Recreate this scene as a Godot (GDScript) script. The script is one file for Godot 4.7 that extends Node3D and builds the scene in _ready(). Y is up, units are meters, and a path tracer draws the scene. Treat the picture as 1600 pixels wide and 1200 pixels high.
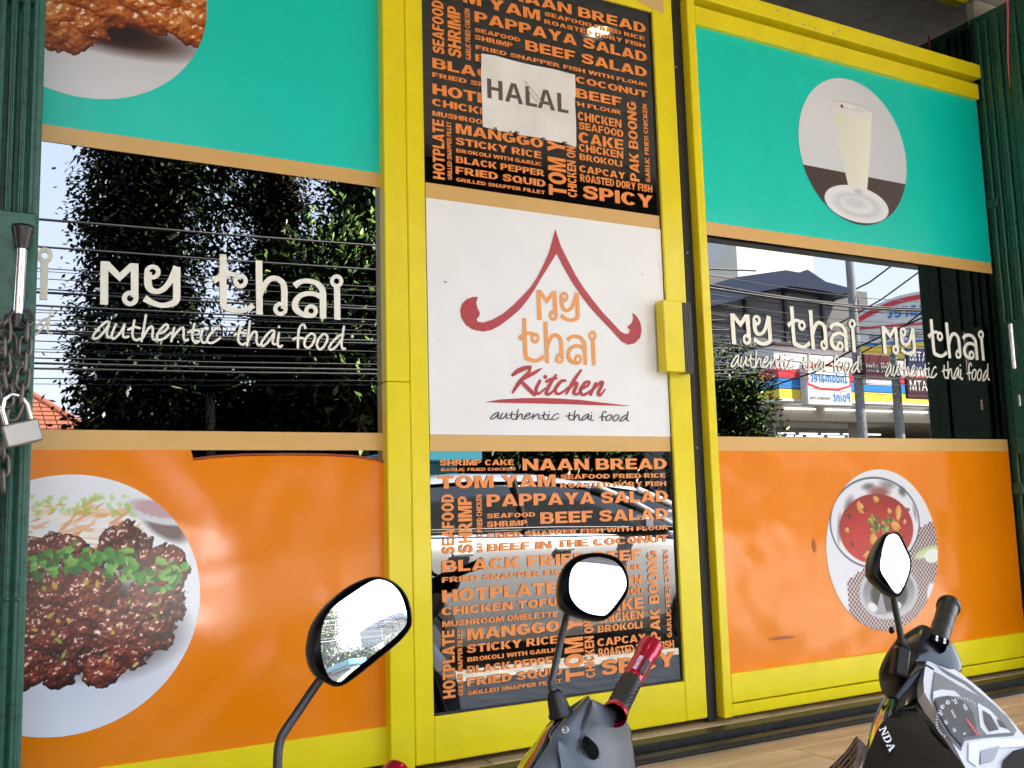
extends Node3D
# ---------------------------------------------------------------- camera of the photograph (1600 x 1200)
const FPX := 1502.54
const CAM := Vector3(0.0, 1.25, 2.2)
const FLOOR_Y := 0.622
const EYE := 1.25
var cb := Basis.from_euler(Vector3(0.122975, -0.497845, -0.028037))
var rng := RandomNumberGenerator.new()
var mats := {}

func ray(px: float, py: float) -> Vector3:
	return cb * Vector3((px - 800.0) / FPX, -(py - 600.0) / FPX, -1.0)
func U(px: float, py: float, z := 0.0) -> Vector3:          # the point of the plane z that a pixel shows
	var d = ray(px, py)
	return CAM + d * ((z - CAM.z) / d.z)
func UY(px: float, py: float, y: float) -> Vector3:          # the same on a level plane
	var d = ray(px, py)
	return CAM + d * ((y - CAM.y) / d.y)
func G(px: float, py: float, dep: float) -> Vector3:         # at a given depth
	return CAM + ray(px, py) * dep
func RV(px: float, py: float, zs: float) -> Vector3:         # a point out in the street that the shop glass mirrors
	var p = U(px, py, -zs)
	return Vector3(p.x, p.y, zs)

# ---------------------------------------------------------------- mesh builder
class MB:
	var V = PackedVector3Array()
	var N = PackedVector3Array()
	var T = PackedVector2Array()
	var C = PackedColorArray()
	var I = PackedInt32Array()
	var col = Color(1, 1, 1)
	func vert(p: Vector3, n: Vector3, uv := Vector2.ZERO) -> int:
		V.append(p); N.append(n); T.append(uv); C.append(col)
		return V.size() - 1
	func tri(a: Vector3, b: Vector3, c: Vector3) -> void:        # counter-clockwise seen from outside
		var n = (b - a).cross(c - a).normalized()
		var i = vert(a, n); vert(b, n); vert(c, n)
		I.append_array([i, i + 2, i + 1])
	func quad(a: Vector3, b: Vector3, c: Vector3, d: Vector3) -> void:
		var n = (c - a).cross(d - b).normalized()
		var i = vert(a, n, Vector2(0, 1)); vert(b, n, Vector2(1, 1)); vert(c, n, Vector2(1, 0)); vert(d, n, Vector2(0, 0))
		I.append_array([i, i + 2, i + 1, i, i + 3, i + 2])
	func box(lo: Vector3, hi: Vector3, bev := 0.0, t := Transform3D()) -> void:
		var c = (lo + hi) * 0.5
		var h = (hi - lo) * 0.5
		var b: float = minf(bev, minf(h.x, minf(h.y, h.z)) * 0.9)
		for ax in 3:
			var u = (ax + 1) % 3
			var w = (ax + 2) % 3
			for s in [-1.0, 1.0]:
				var q = []
				for k in [[-1, -1], [1, -1], [1, 1], [-1, 1]]:
					var p = Vector3.ZERO
					p[ax] = s * h[ax]; p[u] = k[0] * (h[u] - b) * s; p[w] = k[1] * (h[w] - b)
					q.append(t * (c + p))
				quad(q[0], q[1], q[2], q[3])
		if b > 0.0:
			for ax in 3:
				var u = (ax + 1) % 3
				var w = (ax + 2) % 3
				for su in [-1.0, 1.0]:
					for sw in [-1.0, 1.0]:
						var p = []
						for k in [[-1, 0], [1, 0], [1, 1], [-1, 1]]:
							var x = Vector3.ZERO
							x[ax] = k[0] * (h[ax] - b)
							x[u] = su * (h[u] if k[1] == 0 else h[u] - b)
							x[w] = sw * (h[w] - b if k[1] == 0 else h[w])
							p.append(t * (c + x))
						if su * sw < 0: quad(p[0], p[1], p[2], p[3])
						else: quad(p[3], p[2], p[1], p[0])
			for sx in [-1.0, 1.0]:
				for sy in [-1.0, 1.0]:
					for sz in [-1.0, 1.0]:
						var a = t * (c + Vector3(sx * h.x, sy * (h.y - b), sz * (h.z - b)))
						var d = t * (c + Vector3(sx * (h.x - b), sy * h.y, sz * (h.z - b)))
						var e = t * (c + Vector3(sx * (h.x - b), sy * (h.y - b), sz * h.z))
						if sx * sy * sz > 0: tri(a, d, e)
						else: tri(a, e, d)
	func grid(rows: Array, wrap := false, flip := false) -> void:  # smooth sheet through rows of points
		var nr = rows.size()
		var nc: int = rows[0].size()
		var base = V.size()
		var nn = []
		for r in nr:
			var line = PackedVector3Array()
			line.resize(nc)
			nn.append(line)
		for r in nr - 1:
			for c in (nc if wrap else nc - 1):
				var d = (c + 1) % nc
				var n: Vector3 = (rows[r + 1][d] - rows[r][c]).cross(rows[r + 1][c] - rows[r][d])
				if flip: n = -n
				nn[r][c] += n; nn[r][d] += n; nn[r + 1][c] += n; nn[r + 1][d] += n
		for r in nr:
			for c in nc:
				vert(rows[r][c], nn[r][c].normalized(), Vector2(float(c) / maxf(nc - 1, 1), float(r) / maxf(nr - 1, 1)))
		for r in nr - 1:
			for c in (nc if wrap else nc - 1):
				var d = (c + 1) % nc
				var a = base + r * nc + c
				var b = base + r * nc + d
				var e = base + (r + 1) * nc + d
				var f = base + (r + 1) * nc + c
				if flip: I.append_array([a, b, e, a, e, f])
				else: I.append_array([a, e, b, a, f, e])
	func fan(ring: Array, flip := false) -> void:                 # flat cap
		var c = Vector3.ZERO
		for p in ring: c += p
		c /= ring.size()
		for k in ring.size():
			if flip: tri(c, ring[(k + 1) % ring.size()], ring[k])
			else: tri(c, ring[k], ring[(k + 1) % ring.size()])
	func tube(path: Array, radii, seg := 8, caps := true) -> void:
		var rows = []
		var up = Vector3(0.13, 0.97, 0.21)
		for k in path.size():
			var dirv: Vector3 = (path[mini(k + 1, path.size() - 1)] - path[maxi(k - 1, 0)]).normalized()
			var a = dirv.cross(up)
			if a.length() < 0.05: a = dirv.cross(Vector3(1, 0, 0.1))
			a = a.normalized()
			var b = a.cross(dirv).normalized()
			up = b
			var r: float = radii[k] if radii is Array else radii
			var row = []
			for s in seg:
				var an = TAU * s / seg
				row.append(path[k] + a * cos(an) * r + b * sin(an) * r)
			rows.append(row)
		grid(rows, true, true)
		if caps:
			fan(rows[0], false)
			fan(rows[rows.size() - 1], true)
	func lathe(prof: Array, o: Vector3, ax: Vector3, seg := 20) -> void:  # prof: [along, radius]
		var a = ax.cross(Vector3(0.3, 0.2, 0.9)).normalized()
		if a.length() < 0.1: a = ax.cross(Vector3(1, 0, 0)).normalized()
		var b = a.cross(ax).normalized()
		var rows = []
		for p in prof:
			var row = []
			for s in seg:
				var an = TAU * s / seg
				row.append(o + ax * p[0] + (a * cos(an) + b * sin(an)) * p[1])
			rows.append(row)
		grid(rows, true, true)
	func mesh() -> ArrayMesh:
		var arr = []
		arr.resize(Mesh.ARRAY_MAX)
		arr[Mesh.ARRAY_VERTEX] = V; arr[Mesh.ARRAY_NORMAL] = N; arr[Mesh.ARRAY_TEX_UV] = T; arr[Mesh.ARRAY_COLOR] = C; arr[Mesh.ARRAY_INDEX] = I
		var m = ArrayMesh.new()
		m.add_surface_from_arrays(Mesh.PRIMITIVE_TRIANGLES, arr)
		return m

func obj(called: String, mb: MB, material: Material, parent: Node = null) -> MeshInstance3D:
	var o = MeshInstance3D.new()
	o.name = called
	o.mesh = mb.mesh()
	o.material_override = material
	(parent if parent else self).add_child(o, true)
	return o
var taken := {}
func numbered(called: String) -> String:
	taken[called] = taken.get(called, -1) + 1
	return called if taken[called] == 0 else "%s_%03d" % [called, taken[called]]
func tag(o: Node, label: String, category: String, group := "") -> Node:
	o.set_meta("label", label); o.set_meta("category", category)
	if group: o.set_meta("group", group)
	return o
func thing(called: String, label: String, category: String, group := "", at := Vector3.ZERO) -> Node3D:
	var o = Node3D.new()
	o.name = numbered(called)
	add_child(o)
	o.position = at
	tag(o, label, category, group)
	return o
func single(called: String, mb: MB, material: Material, label: String, category: String, group := "") -> MeshInstance3D:
	var o = obj(numbered(called), mb, material)
	tag(o, label, category, group)
	return o
func struct(called: String, mb: MB, material: Material) -> MeshInstance3D:
	var o = obj(numbered(called), mb, material)
	o.set_meta("kind", "structure")
	return o

# ---------------------------------------------------------------- materials
func lin(r: float, g: float, b: float) -> Color:
	return Color(r, g, b).linear_to_srgb()
func s8(r: float, g: float, b: float) -> Color:
	return Color(r / 255.0, g / 255.0, b / 255.0)
func noise_tex(freq: float, octaves: int, ramp: Array, normal := false, strength := 1.0, size := 512, kind := FastNoiseLite.TYPE_SIMPLEX_SMOOTH, sd := 1) -> NoiseTexture2D:
	var n = FastNoiseLite.new()
	n.noise_type = kind; n.frequency = freq; n.fractal_octaves = octaves; n.seed = sd
	var t = NoiseTexture2D.new()
	t.width = size; t.height = size; t.seamless = true; t.noise = n
	if normal:
		t.as_normal_map = true; t.bump_strength = strength
	elif ramp.size() > 0:
		var g = Gradient.new()
		g.offsets = PackedFloat32Array(ramp.map(func(x): return x[0]))
		g.colors = PackedColorArray(ramp.map(func(x): return x[1]))
		t.color_ramp = g
	return t
func grey_ramp(a: float, b: float) -> Array:
	return [[0.0, Color(a, a, a)], [1.0, Color(b, b, b)]]
func mat(key: String, color: Color, rough := 0.6, metal := 0.0, spec := 0.5) -> StandardMaterial3D:
	if mats.has(key): return mats[key]
	var m = StandardMaterial3D.new()
	m.resource_name = key
	m.albedo_color = color; m.roughness = rough; m.metallic = metal; m.metallic_specular = spec
	mats[key] = m
	return m
func grain(m: StandardMaterial3D, albedo: Texture2D, scale := 1.0, bump: Texture2D = null, amount := 0.3, rough: Texture2D = null) -> StandardMaterial3D:
	m.uv1_triplanar = true; m.uv1_world_triplanar = true
	m.uv1_scale = Vector3(scale, scale, scale)
	if albedo: m.albedo_texture = albedo
	if bump:
		m.normal_enabled = true; m.normal_texture = bump; m.normal_scale = amount
	if rough: m.roughness_texture = rough
	return m
# ---------------------------------------------------------------- lettering: flat cut shapes, kept as triangles in 2-D
func catmull(p: Array, n := 6) -> Array:                       # p: [x, y, width]
	var out = []
	for k in p.size() - 1:
		var a: Array = p[maxi(k - 1, 0)]
		var b: Array = p[k]
		var c: Array = p[k + 1]
		var d: Array = p[mini(k + 2, p.size() - 1)]
		for s in n:
			var t = float(s) / n
			var v = []
			for i in 3:
				v.append(0.5 * (2.0 * b[i] + (c[i] - a[i]) * t + (2.0 * a[i] - 5.0 * b[i] + 4.0 * c[i] - d[i]) * t * t + (3.0 * b[i] - a[i] - 3.0 * c[i] + d[i]) * t * t * t))
			out.append(v)
	out.append(p[p.size() - 1])
	return out
func stroke(p: Array, w: float, smooth := true, round_ends := false) -> PackedVector2Array:
	var q = []
	for x in p: q.append([float(x[0]), float(x[1]), float(x[2]) if x.size() > 2 else w])
	if smooth: q = catmull(q)
	var t = PackedVector2Array()
	var L = []
	var R = []
	for k in q.size():
		var a = Vector2(q[maxi(k - 1, 0)][0], q[maxi(k - 1, 0)][1])
		var b = Vector2(q[mini(k + 1, q.size() - 1)][0], q[mini(k + 1, q.size() - 1)][1])
		var d = (b - a).normalized().orthogonal() * q[k][2] * 0.5
		var c = Vector2(q[k][0], q[k][1])
		L.append(c + d); R.append(c - d)
	for k in q.size() - 1:
		t.append_array([L[k], R[k], R[k + 1], L[k], R[k + 1], L[k + 1]])
	if round_ends:
		for e in [0, q.size() - 1]:
			t.append_array(disc(q[e][0], q[e][1], q[e][2] * 0.5))
	return t
func disc(x: float, y: float, r: float, n := 10) -> PackedVector2Array:
	var t = PackedVector2Array()
	for k in n:
		t.append_array([Vector2(x, y), Vector2(x, y) + Vector2.from_angle(TAU * k / n) * r, Vector2(x, y) + Vector2.from_angle(TAU * (k + 1) / n) * r])
	return t
func arc(cx: float, cy: float, rx: float, ry: float, tx: float, ty: float, a0 := 0.0, a1 := 360.0, n := 22) -> PackedVector2Array:
	var t = PackedVector2Array()
	for k in n:
		var p = []
		for a in [a0 + (a1 - a0) * k / n, a0 + (a1 - a0) * (k + 1) / n]:
			var u = Vector2(cos(deg_to_rad(a)), sin(deg_to_rad(a)))
			p.append(Vector2(cx + u.x * rx, cy + u.y * ry)); p.append(Vector2(cx + u.x * (rx - tx), cy + u.y * (ry - ty)))
		t.append_array([p[0], p[1], p[3], p[0], p[3], p[2]])
	return t
func poly(p: Array) -> PackedVector2Array:
	var q = PackedVector2Array()
	for x in p: q.append(Vector2(x[0], x[1]))
	var t = PackedVector2Array()
	for i in Geometry2D.triangulate_polygon(q): t.append(q[i])
	return t
func rect(a: float, b: float, c: float, d: float) -> PackedVector2Array:
	return poly([[a, b], [c, b], [c, d], [a, d]])
func joined(list: Array) -> PackedVector2Array:
	var t = PackedVector2Array()
	for x in list: t.append_array(x)
	return t
func bounds(t: PackedVector2Array) -> Rect2:
	var r = Rect2(t[0], Vector2.ZERO)
	for p in t: r = r.expand(p)
	return r
func on_facade(t: PackedVector2Array, ox: float, oy: float, sc: float) -> PackedVector2Array:   # enlarged photo pixels -> metres on the shop front
	var out = PackedVector2Array()
	for p in t:
		var q = U(ox + p.x / sc, oy + p.y / sc)
		out.append(Vector2(q.x, q.y))
	return out
func fit(t: PackedVector2Array, from: Rect2, to: Rect2) -> PackedVector2Array:
	var out = PackedVector2Array()
	for p in t: out.append(to.position + (p - from.position) / from.size * to.size)
	return out
func sheet(mb: MB, t: PackedVector2Array, z: float, dz := 0.0) -> void:   # lay flat triangles at z, facing the street
	for k in range(0, t.size() - 2, 3):
		var a = t[k]
		var b = t[k + 1]
		var c = t[k + 2]
		var zz = z + dz * float((k / 3) % 7)
		if (b - a).cross(c - a) > 0.0: mb.tri(Vector3(a.x, a.y, zz), Vector3(b.x, b.y, zz), Vector3(c.x, c.y, zz))
		else: mb.tri(Vector3(a.x, a.y, zz), Vector3(c.x, c.y, zz), Vector3(b.x, b.y, zz))

var glyphs := {}
func make_block_letters() -> void:                              # wide, very heavy capitals: [width, shape]
	var st = rect(0, 0, 0.28, 1)
	var pbowl = joined([st, rect(0.28, 0.81, 0.48, 1), rect(0.28, 0.36, 0.48, 0.55), arc(0.47, 0.68, 0.34, 0.32, 0.28, 0.19, -90, 90, 12)])
	glyphs = {
		"A": [0.98, joined([poly([[0, 0], [0.29, 0], [0.5, 0.74], [0.64, 1], [0.34, 1]]), poly([[0.98, 0], [0.69, 0], [0.49, 0.72], [0.5, 1], [0.64, 1]]), rect(0.22, 0.17, 0.76, 0.36)])],
		"B": [0.86, joined([st, rect(0.28, 0.82, 0.5, 1), rect(0.28, 0.42, 0.54, 0.58), rect(0.28, 0, 0.54, 0.18), arc(0.5, 0.71, 0.31, 0.29, 0.26, 0.18, -90, 90, 10), arc(0.54, 0.3, 0.32, 0.3, 0.28, 0.18, -90, 90, 10)])],
		"C": [0.88, arc(0.46, 0.5, 0.46, 0.51, 0.29, 0.2, 38, 322)],
		"D": [0.88, joined([st, rect(0.28, 0.81, 0.38, 1), rect(0.28, 0, 0.38, 0.19), arc(0.37, 0.5, 0.51, 0.5, 0.29, 0.19, -90, 90, 14)])],
		"E": [0.76, joined([st, rect(0.28, 0.79, 0.75, 1), rect(0.28, 0.41, 0.71, 0.6), rect(0.28, 0, 0.76, 0.2)])],
		"F": [0.72, joined([st, rect(0.28, 0.79, 0.72, 1), rect(0.28, 0.38, 0.65, 0.57)])],
		"G": [0.92, joined([arc(0.46, 0.5, 0.46, 0.51, 0.29, 0.2, 40, 330), rect(0.48, 0.36, 0.92, 0.55), rect(0.66, 0.1, 0.92, 0.37)])],
		"H": [0.9, joined([st, rect(0.62, 0, 0.9, 1), rect(0.28, 0.39, 0.62, 0.62)])],
		"I": [0.28, st],
		"K": [0.94, joined([st, poly([[0.28, 0.4], [0.58, 1], [0.93, 1], [0.55, 0.56], [0.95, 0], [0.59, 0], [0.37, 0.37], [0.28, 0.27]])])],
		"L": [0.72, joined([st, rect(0.28, 0, 0.72, 0.22)])],
		"M": [1.06, joined([rect(0, 0, 0.26, 1), rect(0.8, 0, 1.06, 1), poly([[0.2, 1], [0.36, 1], [0.53, 0.4], [0.7, 1], [0.86, 1], [0.64, 0], [0.42, 0]])])],
		"N": [0.92, joined([rect(0, 0, 0.26, 1), rect(0.66, 0, 0.92, 1), poly([[0.02, 1], [0.28, 1], [0.9, 0], [0.64, 0]])])],
		"O": [0.94, arc(0.47, 0.5, 0.47, 0.51, 0.29, 0.2)],
		"P": [0.82, pbowl],
		"Q": [0.96, joined([arc(0.47, 0.5, 0.47, 0.51, 0.29, 0.2), poly([[0.5, 0.26], [0.66, 0.36], [0.98, 0.0], [0.82, -0.1]])])],
		"R": [0.92, joined([pbowl, poly([[0.34, 0.37], [0.62, 0.4], [0.94, 0], [0.6, 0]])])],
		"S": [0.84, stroke([[0.78, 0.7, 0.2], [0.66, 0.85, 0.25], [0.43, 0.905, 0.2], [0.2, 0.83, 0.24], [0.145, 0.7, 0.26], [0.24, 0.58, 0.25], [0.43, 0.52, 0.24], [0.62, 0.45, 0.25], [0.7, 0.31, 0.26], [0.62, 0.15, 0.25], [0.42, 0.095, 0.2], [0.2, 0.13, 0.24], [0.06, 0.3, 0.22]], 0.24)],
		"T": [0.82, joined([rect(0, 0.78, 0.82, 1), rect(0.27, 0, 0.55, 0.78)])],
		"U": [0.88, joined([rect(0, 0.36, 0.28, 1), rect(0.6, 0.36, 0.88, 1), arc(0.44, 0.37, 0.44, 0.38, 0.28, 0.2, 180, 360, 14)])],
		"W": [1.36, joined([poly([[0, 1], [0.28, 1], [0.5, 0], [0.23, 0]]), poly([[0.23, 0], [0.5, 0], [0.81, 1], [0.55, 1]]), poly([[0.55, 1], [0.81, 1], [1.13, 0], [0.86, 0]]), poly([[1.36, 1], [1.08, 1], [0.86, 0], [1.13, 0]])])],
		"Y": [0.94, poly([[0, 1], [0.32, 1], [0.47, 0.68], [0.62, 1], [0.94, 1], [0.61, 0.42], [0.61, 0], [0.33, 0], [0.33, 0.42]])],
	}
func block_text(s: String) -> PackedVector2Array:
	var t = PackedVector2Array()
	var x = 0.0
	for ch in s:
		if ch == " ":
			x += 0.36
			continue
		for p in glyphs[ch][1]: t.append(Vector2(p.x + x, p.y))
		x += glyphs[ch][0] + 0.075
	return t
func font_text(s: String, weight := 400, face := "Droid Sans") -> PackedVector2Array:
	var f = SystemFont.new()
	f.font_names = PackedStringArray([face]); f.font_weight = weight
	var tm = TextMesh.new()
	tm.font = f; tm.text = s; tm.font_size = 64; tm.pixel_size = 0.01; tm.depth = 0.0; tm.curve_step = 2.0
	var a = tm.get_mesh_arrays()
	var t = PackedVector2Array()
	var v: PackedVector3Array = a[Mesh.ARRAY_VERTEX]
	var n: PackedVector3Array = a[Mesh.ARRAY_NORMAL]
	var ix: PackedInt32Array = a[Mesh.ARRAY_INDEX]
	for k in range(0, ix.size(), 3):
		if n[ix[k]].z > 0.5:
			for j in 3: t.append(Vector2(v[ix[k + j]].x, v[ix[k + j]].y))
	return t

# shapes traced from the photograph ("my", "thai", the handwriting, the brush word), in metres on the shop front
var g_my := PackedVector2Array()
var g_thai := PackedVector2Array()
var g_script := PackedVector2Array()
func make_logo_shapes() -> void:
	var my = joined([
		poly([[118, 130], [213, 133], [330, 258], [445, 152], [538, 158], [538, 205], [453, 240], [330, 355], [205, 235], [118, 205]]),
		poly([[117, 200], [206, 200], [203, 610], [114, 608]]), poly([[453, 200], [538, 200], [538, 545], [453, 520]]),
		arc(446, 540, 92, 86, 56, 50), arc(692, 250, 90, 82, 54, 48),
		stroke([[643, 250, 84], [643, 385, 84], [676, 445, 70], [745, 465, 56], [820, 432, 60], [890, 345, 68], [962, 192, 82]], 80),
		poly([[918, 190], [1000, 196], [1000, 545], [918, 540]]),
		stroke([[959, 535, 84], [930, 588, 72], [810, 617, 56], [700, 592, 60], [603, 538, 80]], 60)])
	g_my = on_facade(my, 140, 390, 7.06)
	var th = joined([
		stroke([[127, 82], [127, 90], [128, 555, 75], [160, 628, 68], [300, 668, 52], [395, 645, 54], [458, 605, 64]], 75),
		stroke([[20, 345, 70], [95, 298, 62], [170, 272, 52], [245, 274, 50], [300, 300, 46]], 60), arc(316, 345, 80, 80, 48, 48),
		poly([[480, 118], [553, 124], [558, 710], [486, 706]]),
		stroke([[545, 500, 30], [560, 420, 60], [620, 335, 62], [690, 313, 56], [758, 348, 62], [790, 420, 70], [791, 645, 70]], 60), arc(750, 648, 78, 77, 46, 45),
		stroke([[902, 398, 70], [960, 355, 56], [1040, 343, 52], [1130, 362, 56], [1190, 415, 66], [1210, 480, 72], [1212, 752, 70]], 60),
		stroke([[1185, 515, 56], [1120, 485, 52], [1040, 480, 52], [960, 508, 58], [913, 570, 68], [915, 640, 70], [962, 690, 62], [1030, 716, 56], [1080, 716, 54]], 55), arc(1082, 670, 75, 75, 45, 45),
		arc(1360, 345, 73, 73, 43, 43), poly([[1330, 405], [1398, 408], [1402, 766], [1334, 764]])])
	g_thai = on_facade(th, 330, 390, 6.957)
	var sc1 = []
	for p in [[[215, 815], [200, 795], [160, 815], [80, 890], [35, 965], [60, 985], [110, 960], [180, 880], [210, 832], [188, 920], [203, 968], [228, 965]],
		[[290, 825], [250, 920], [245, 970], [265, 985], [310, 950], [360, 880], [385, 820], [366, 920], [380, 970], [428, 960]],
		[[492, 785], [470, 920], [485, 985], [520, 1000], [552, 985]], [[425, 885], [490, 855], [552, 870]],
		[[620, 725], [572, 1010]], [[585, 975], [640, 882], [680, 850], [697, 880], [690, 960], [710, 995], [742, 990]],
		[[750, 930], [820, 905], [862, 860], [850, 828], [815, 845], [760, 910], [740, 970], [765, 1000], [830, 975], [892, 920]],
		[[930, 865], [900, 1010]], [[910, 975], [990, 880], [1025, 865], [1036, 900], [1035, 970], [1055, 1005], [1082, 995]],
		[[1155, 820], [1130, 940], [1140, 1000], [1170, 1030], [1202, 1015]], [[1085, 915], [1150, 890], [1212, 900]],
		[[1250, 875], [1225, 960], [1235, 1010], [1260, 1030], [1282, 1020]]]:
		sc1.append(stroke(p, 27, true, true))
	sc1.append(disc(1250, 805, 17))
	var sc2 = []
	for p in [[[92, 865], [68, 852], [20, 885], [-38, 960], [-40, 1005], [10, 1015], [95, 962]],
		[[315, 835], [290, 960], [300, 1010], [335, 1035], [367, 1020]], [[250, 930], [310, 905], [367, 912]],
		[[418, 785], [387, 1045]], [[395, 1005], [445, 912], [480, 895], [492, 930], [490, 1000], [510, 1040], [532, 1035]],
		[[685, 895], [660, 880], [610, 920], [550, 1000], [545, 1042], [570, 1045], [620, 1000], [682, 912], [666, 990], [672, 1025], [697, 1030]],
		[[735, 910], [720, 1000], [725, 1045], [745, 1060], [767, 1045]],
		[[1020, 855], [1005, 820], [975, 825], [950, 880], [940, 980], [940, 1070]], [[890, 975], [940, 960], [1000, 967]],
		[[1080, 915], [1030, 960], [1010, 1030], [1040, 1070], [1090, 1040], [1125, 960], [1110, 920], [1080, 915]],
		[[1215, 920], [1165, 970], [1145, 1040], [1175, 1085], [1225, 1050], [1260, 970], [1245, 925], [1215, 920]],
		[[1430, 930], [1390, 935], [1320, 1000], [1277, 1068], [1300, 1090], [1350, 1060], [1408, 985]], [[1440, 840], [1415, 1000], [1420, 1070], [1450, 1080]]]:
		sc2.append(stroke(p, 26, true, true))
	sc2.append(disc(735, 842, 15))
	g_script = on_facade(joined(sc1), 140, 390, 7.06)
	g_script.append_array(on_facade(joined(sc2), 330, 390, 6.957))
# ---------------------------------------------------------------- the shop front
func fb(mb: MB, x0: float, x1: float, v0: float, v1: float, zf: float, zb: float, bev := 0.002) -> void:   # a bar of frame; x and height as they appear on the glass plane
	var k = (CAM.z - zf) / CAM.z
	mb.box(Vector3(x0 * k, EYE + v0 * k, zb), Vector3(x1 * k, EYE + v1 * k, zf), bev)
func bar(parent: Node, called: String, m: Material, x0: float, x1: float, v0: float, v1: float, zf: float, zb: float, bev := 0.002) -> MeshInstance3D:
	var mb = MB.new()
	fb(mb, x0, x1, v0, v1, zf, zb, bev)
	return obj(called, mb, m, parent)
func flat(parent: Node, called: String, m: Material, x0: float, x1: float, v0: float, v1: float, z: float) -> MeshInstance3D:
	var mb = MB.new()
	mb.quad(Vector3(x0, EYE + v0, z), Vector3(x1, EYE + v0, z), Vector3(x1, EYE + v1, z), Vector3(x0, EYE + v1, z))
	return obj(called, mb, m, parent)
func circle(parent: Node, called: String, m: Material, cx: float, cy: float, r: float, z: float) -> MeshInstance3D:
	var mb = MB.new()
	var c = mb.vert(Vector3(cx, cy, z), Vector3(0, 0, 1), Vector2(0.5, 0.5))
	for k in 73:
		var d = Vector2.from_angle(-TAU * k / 72.0)
		mb.vert(Vector3(cx + d.x * r, cy + d.y * r, z), Vector3(0, 0, 1), Vector2(0.5 + d.x * 0.5, 0.5 - d.y * 0.5))
		if k > 0: mb.I.append_array([c, c + k, c + k + 1])
	return obj(called, mb, m, parent)
func letters(parent: Node, called: String, m: Material, t: PackedVector2Array, z: float) -> MeshInstance3D:
	var mb = MB.new()
	sheet(mb, t, z, 0.00004)
	return obj(called, mb, m, parent)

var menu_lines := []
func make_menu_lines() -> void:
	# text, enlargement origin, left-bottom and right-top of the line in it (4 x), upright
	var a = Vector2(670, 700)
	var b = Vector2(670, 900)
	var u = Vector2(660, 140)
	var p0 = U(u.x + 1000 / 4.0, u.y + 680 / 4.0)
	var p1 = U(b.x + 1075 / 4.0, b.y + 622 / 4.0)
	var off = Vector2(p1.x - p0.x, p1.y - p0.y)
	for e in [["SHRIMP CAKE", a, 65, 110, 528, 72], ["GARLIC FRIED CHICKEN", a, 72, 145, 538, 122], ["NAAN BREAD", a, 585, 140, 1482, 65], ["TOM YAM", a, 58, 255, 790, 165],
		["SEAFOOD FRIED RICE", a, 820, 195, 1475, 157], ["ROASTED DORY FISH", a, 820, 250, 1480, 207], ["PAPPAYA SALAD", a, 360, 368, 1490, 265], ["SEAFOOD", a, 360, 440, 662, 400], ["SHRIMP", a, 360, 495, 612, 450],
		["BEEF SALAD", a, 695, 475, 1490, 375], ["FRIED SNAPPER FISH WITH FLOUR", a, 368, 562, 1495, 482], ["BEEF IN THE COCONUT", a, 365, 648, 1495, 540], ["BLACK FRIED BEEF", a, 80, 778, 1325, 632], ["FRIED SNAPPER FISH WITH FLOUR", a, 80, 842, 1325, 725],
		["SEAFOOD", a, 82, 668, 153, 288, 1], ["SHRIMP", a, 185, 662, 265, 300, 1], ["GARLIC FRIED CHICKEN", a, 301, 655, 328, 290, 1],
		["HOTPLATE", b, 82, 165, 802, 35], ["CHICKEN TOFU", b, 78, 248, 800, 135], ["MUSHROOM OMELETTE", b, 82, 320, 803, 218], ["MANGGO", b, 237, 402, 812, 275], ["STICKY RICE", b, 235, 482, 802, 370],
		["BROKOLI WITH GARLIC", b, 240, 537, 805, 445], ["BLACK PEPPER", b, 238, 612, 822, 495], ["FRIED SQUID", b, 237, 695, 830, 565], ["GRILLED SNAPPER FILLET", b, 240, 745, 825, 642],
		["HOTPLATE", b, 87, 768, 157, 335, 1], ["GRILLED SNAPPER FILLET", b, 183, 748, 205, 332, 1], ["TOM YAM", b, 852, 660, 950, 60, 1], ["CHICKEN ON", b, 978, 638, 1025, 272, 1], ["PAK BOONG", b, 1385, 405, 1422, -160, 1], ["GARLIC FRIED CHICKEN", b, 1488, 385, 1492, -165, 1],
		["CHICKEN", u, 968, 190, 1240, 190], ["SEAFOOD", u, 975, 248, 1252, 255], ["CAKE", u, 975, 330, 1252, 315], ["CHICKEN", u, 975, 385, 1252, 387], ["BROKOLI", u, 980, 440, 1245, 447], ["CAPCAY", u, 978, 515, 1265, 520],
		["ROASTED DORY FISH", u, 985, 575, 1433, 600], ["SPICY", u, 1000, 680, 1437, 665]]:
		var o: Vector2 = e[1]
		var l = U(o.x + e[2] / 4.0, o.y + e[3] / 4.0)
		var r = U(o.x + e[4] / 4.0, o.y + e[5] / 4.0)
		var rc = Rect2(l.x, l.y, r.x - l.x, r.y - l.y)
		if o == u: rc.position += off
		var t = block_text(e[0])
		if e.size() > 6:
			var q = PackedVector2Array()
			for p in t: q.append(Vector2(-p.y, p.x))
			t = q
		menu_lines.append([fit(t, bounds(t), rc), off])

func shop_logo(parent: Node, to_my: Vector2, k: Vector2, m: Material, ms: Material, from := 0) -> void:   # the name and the handwriting of the left window again, moved and scaled
	var o = bounds(g_my).position
	for part in [[g_my, m], [g_thai, m], [g_script, ms]]:
		var t = PackedVector2Array()
		for p in part[0]: t.append(to_my + (p - o) * k)
		letters(parent, "lettering", part[1], t, 0.0025)

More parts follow.
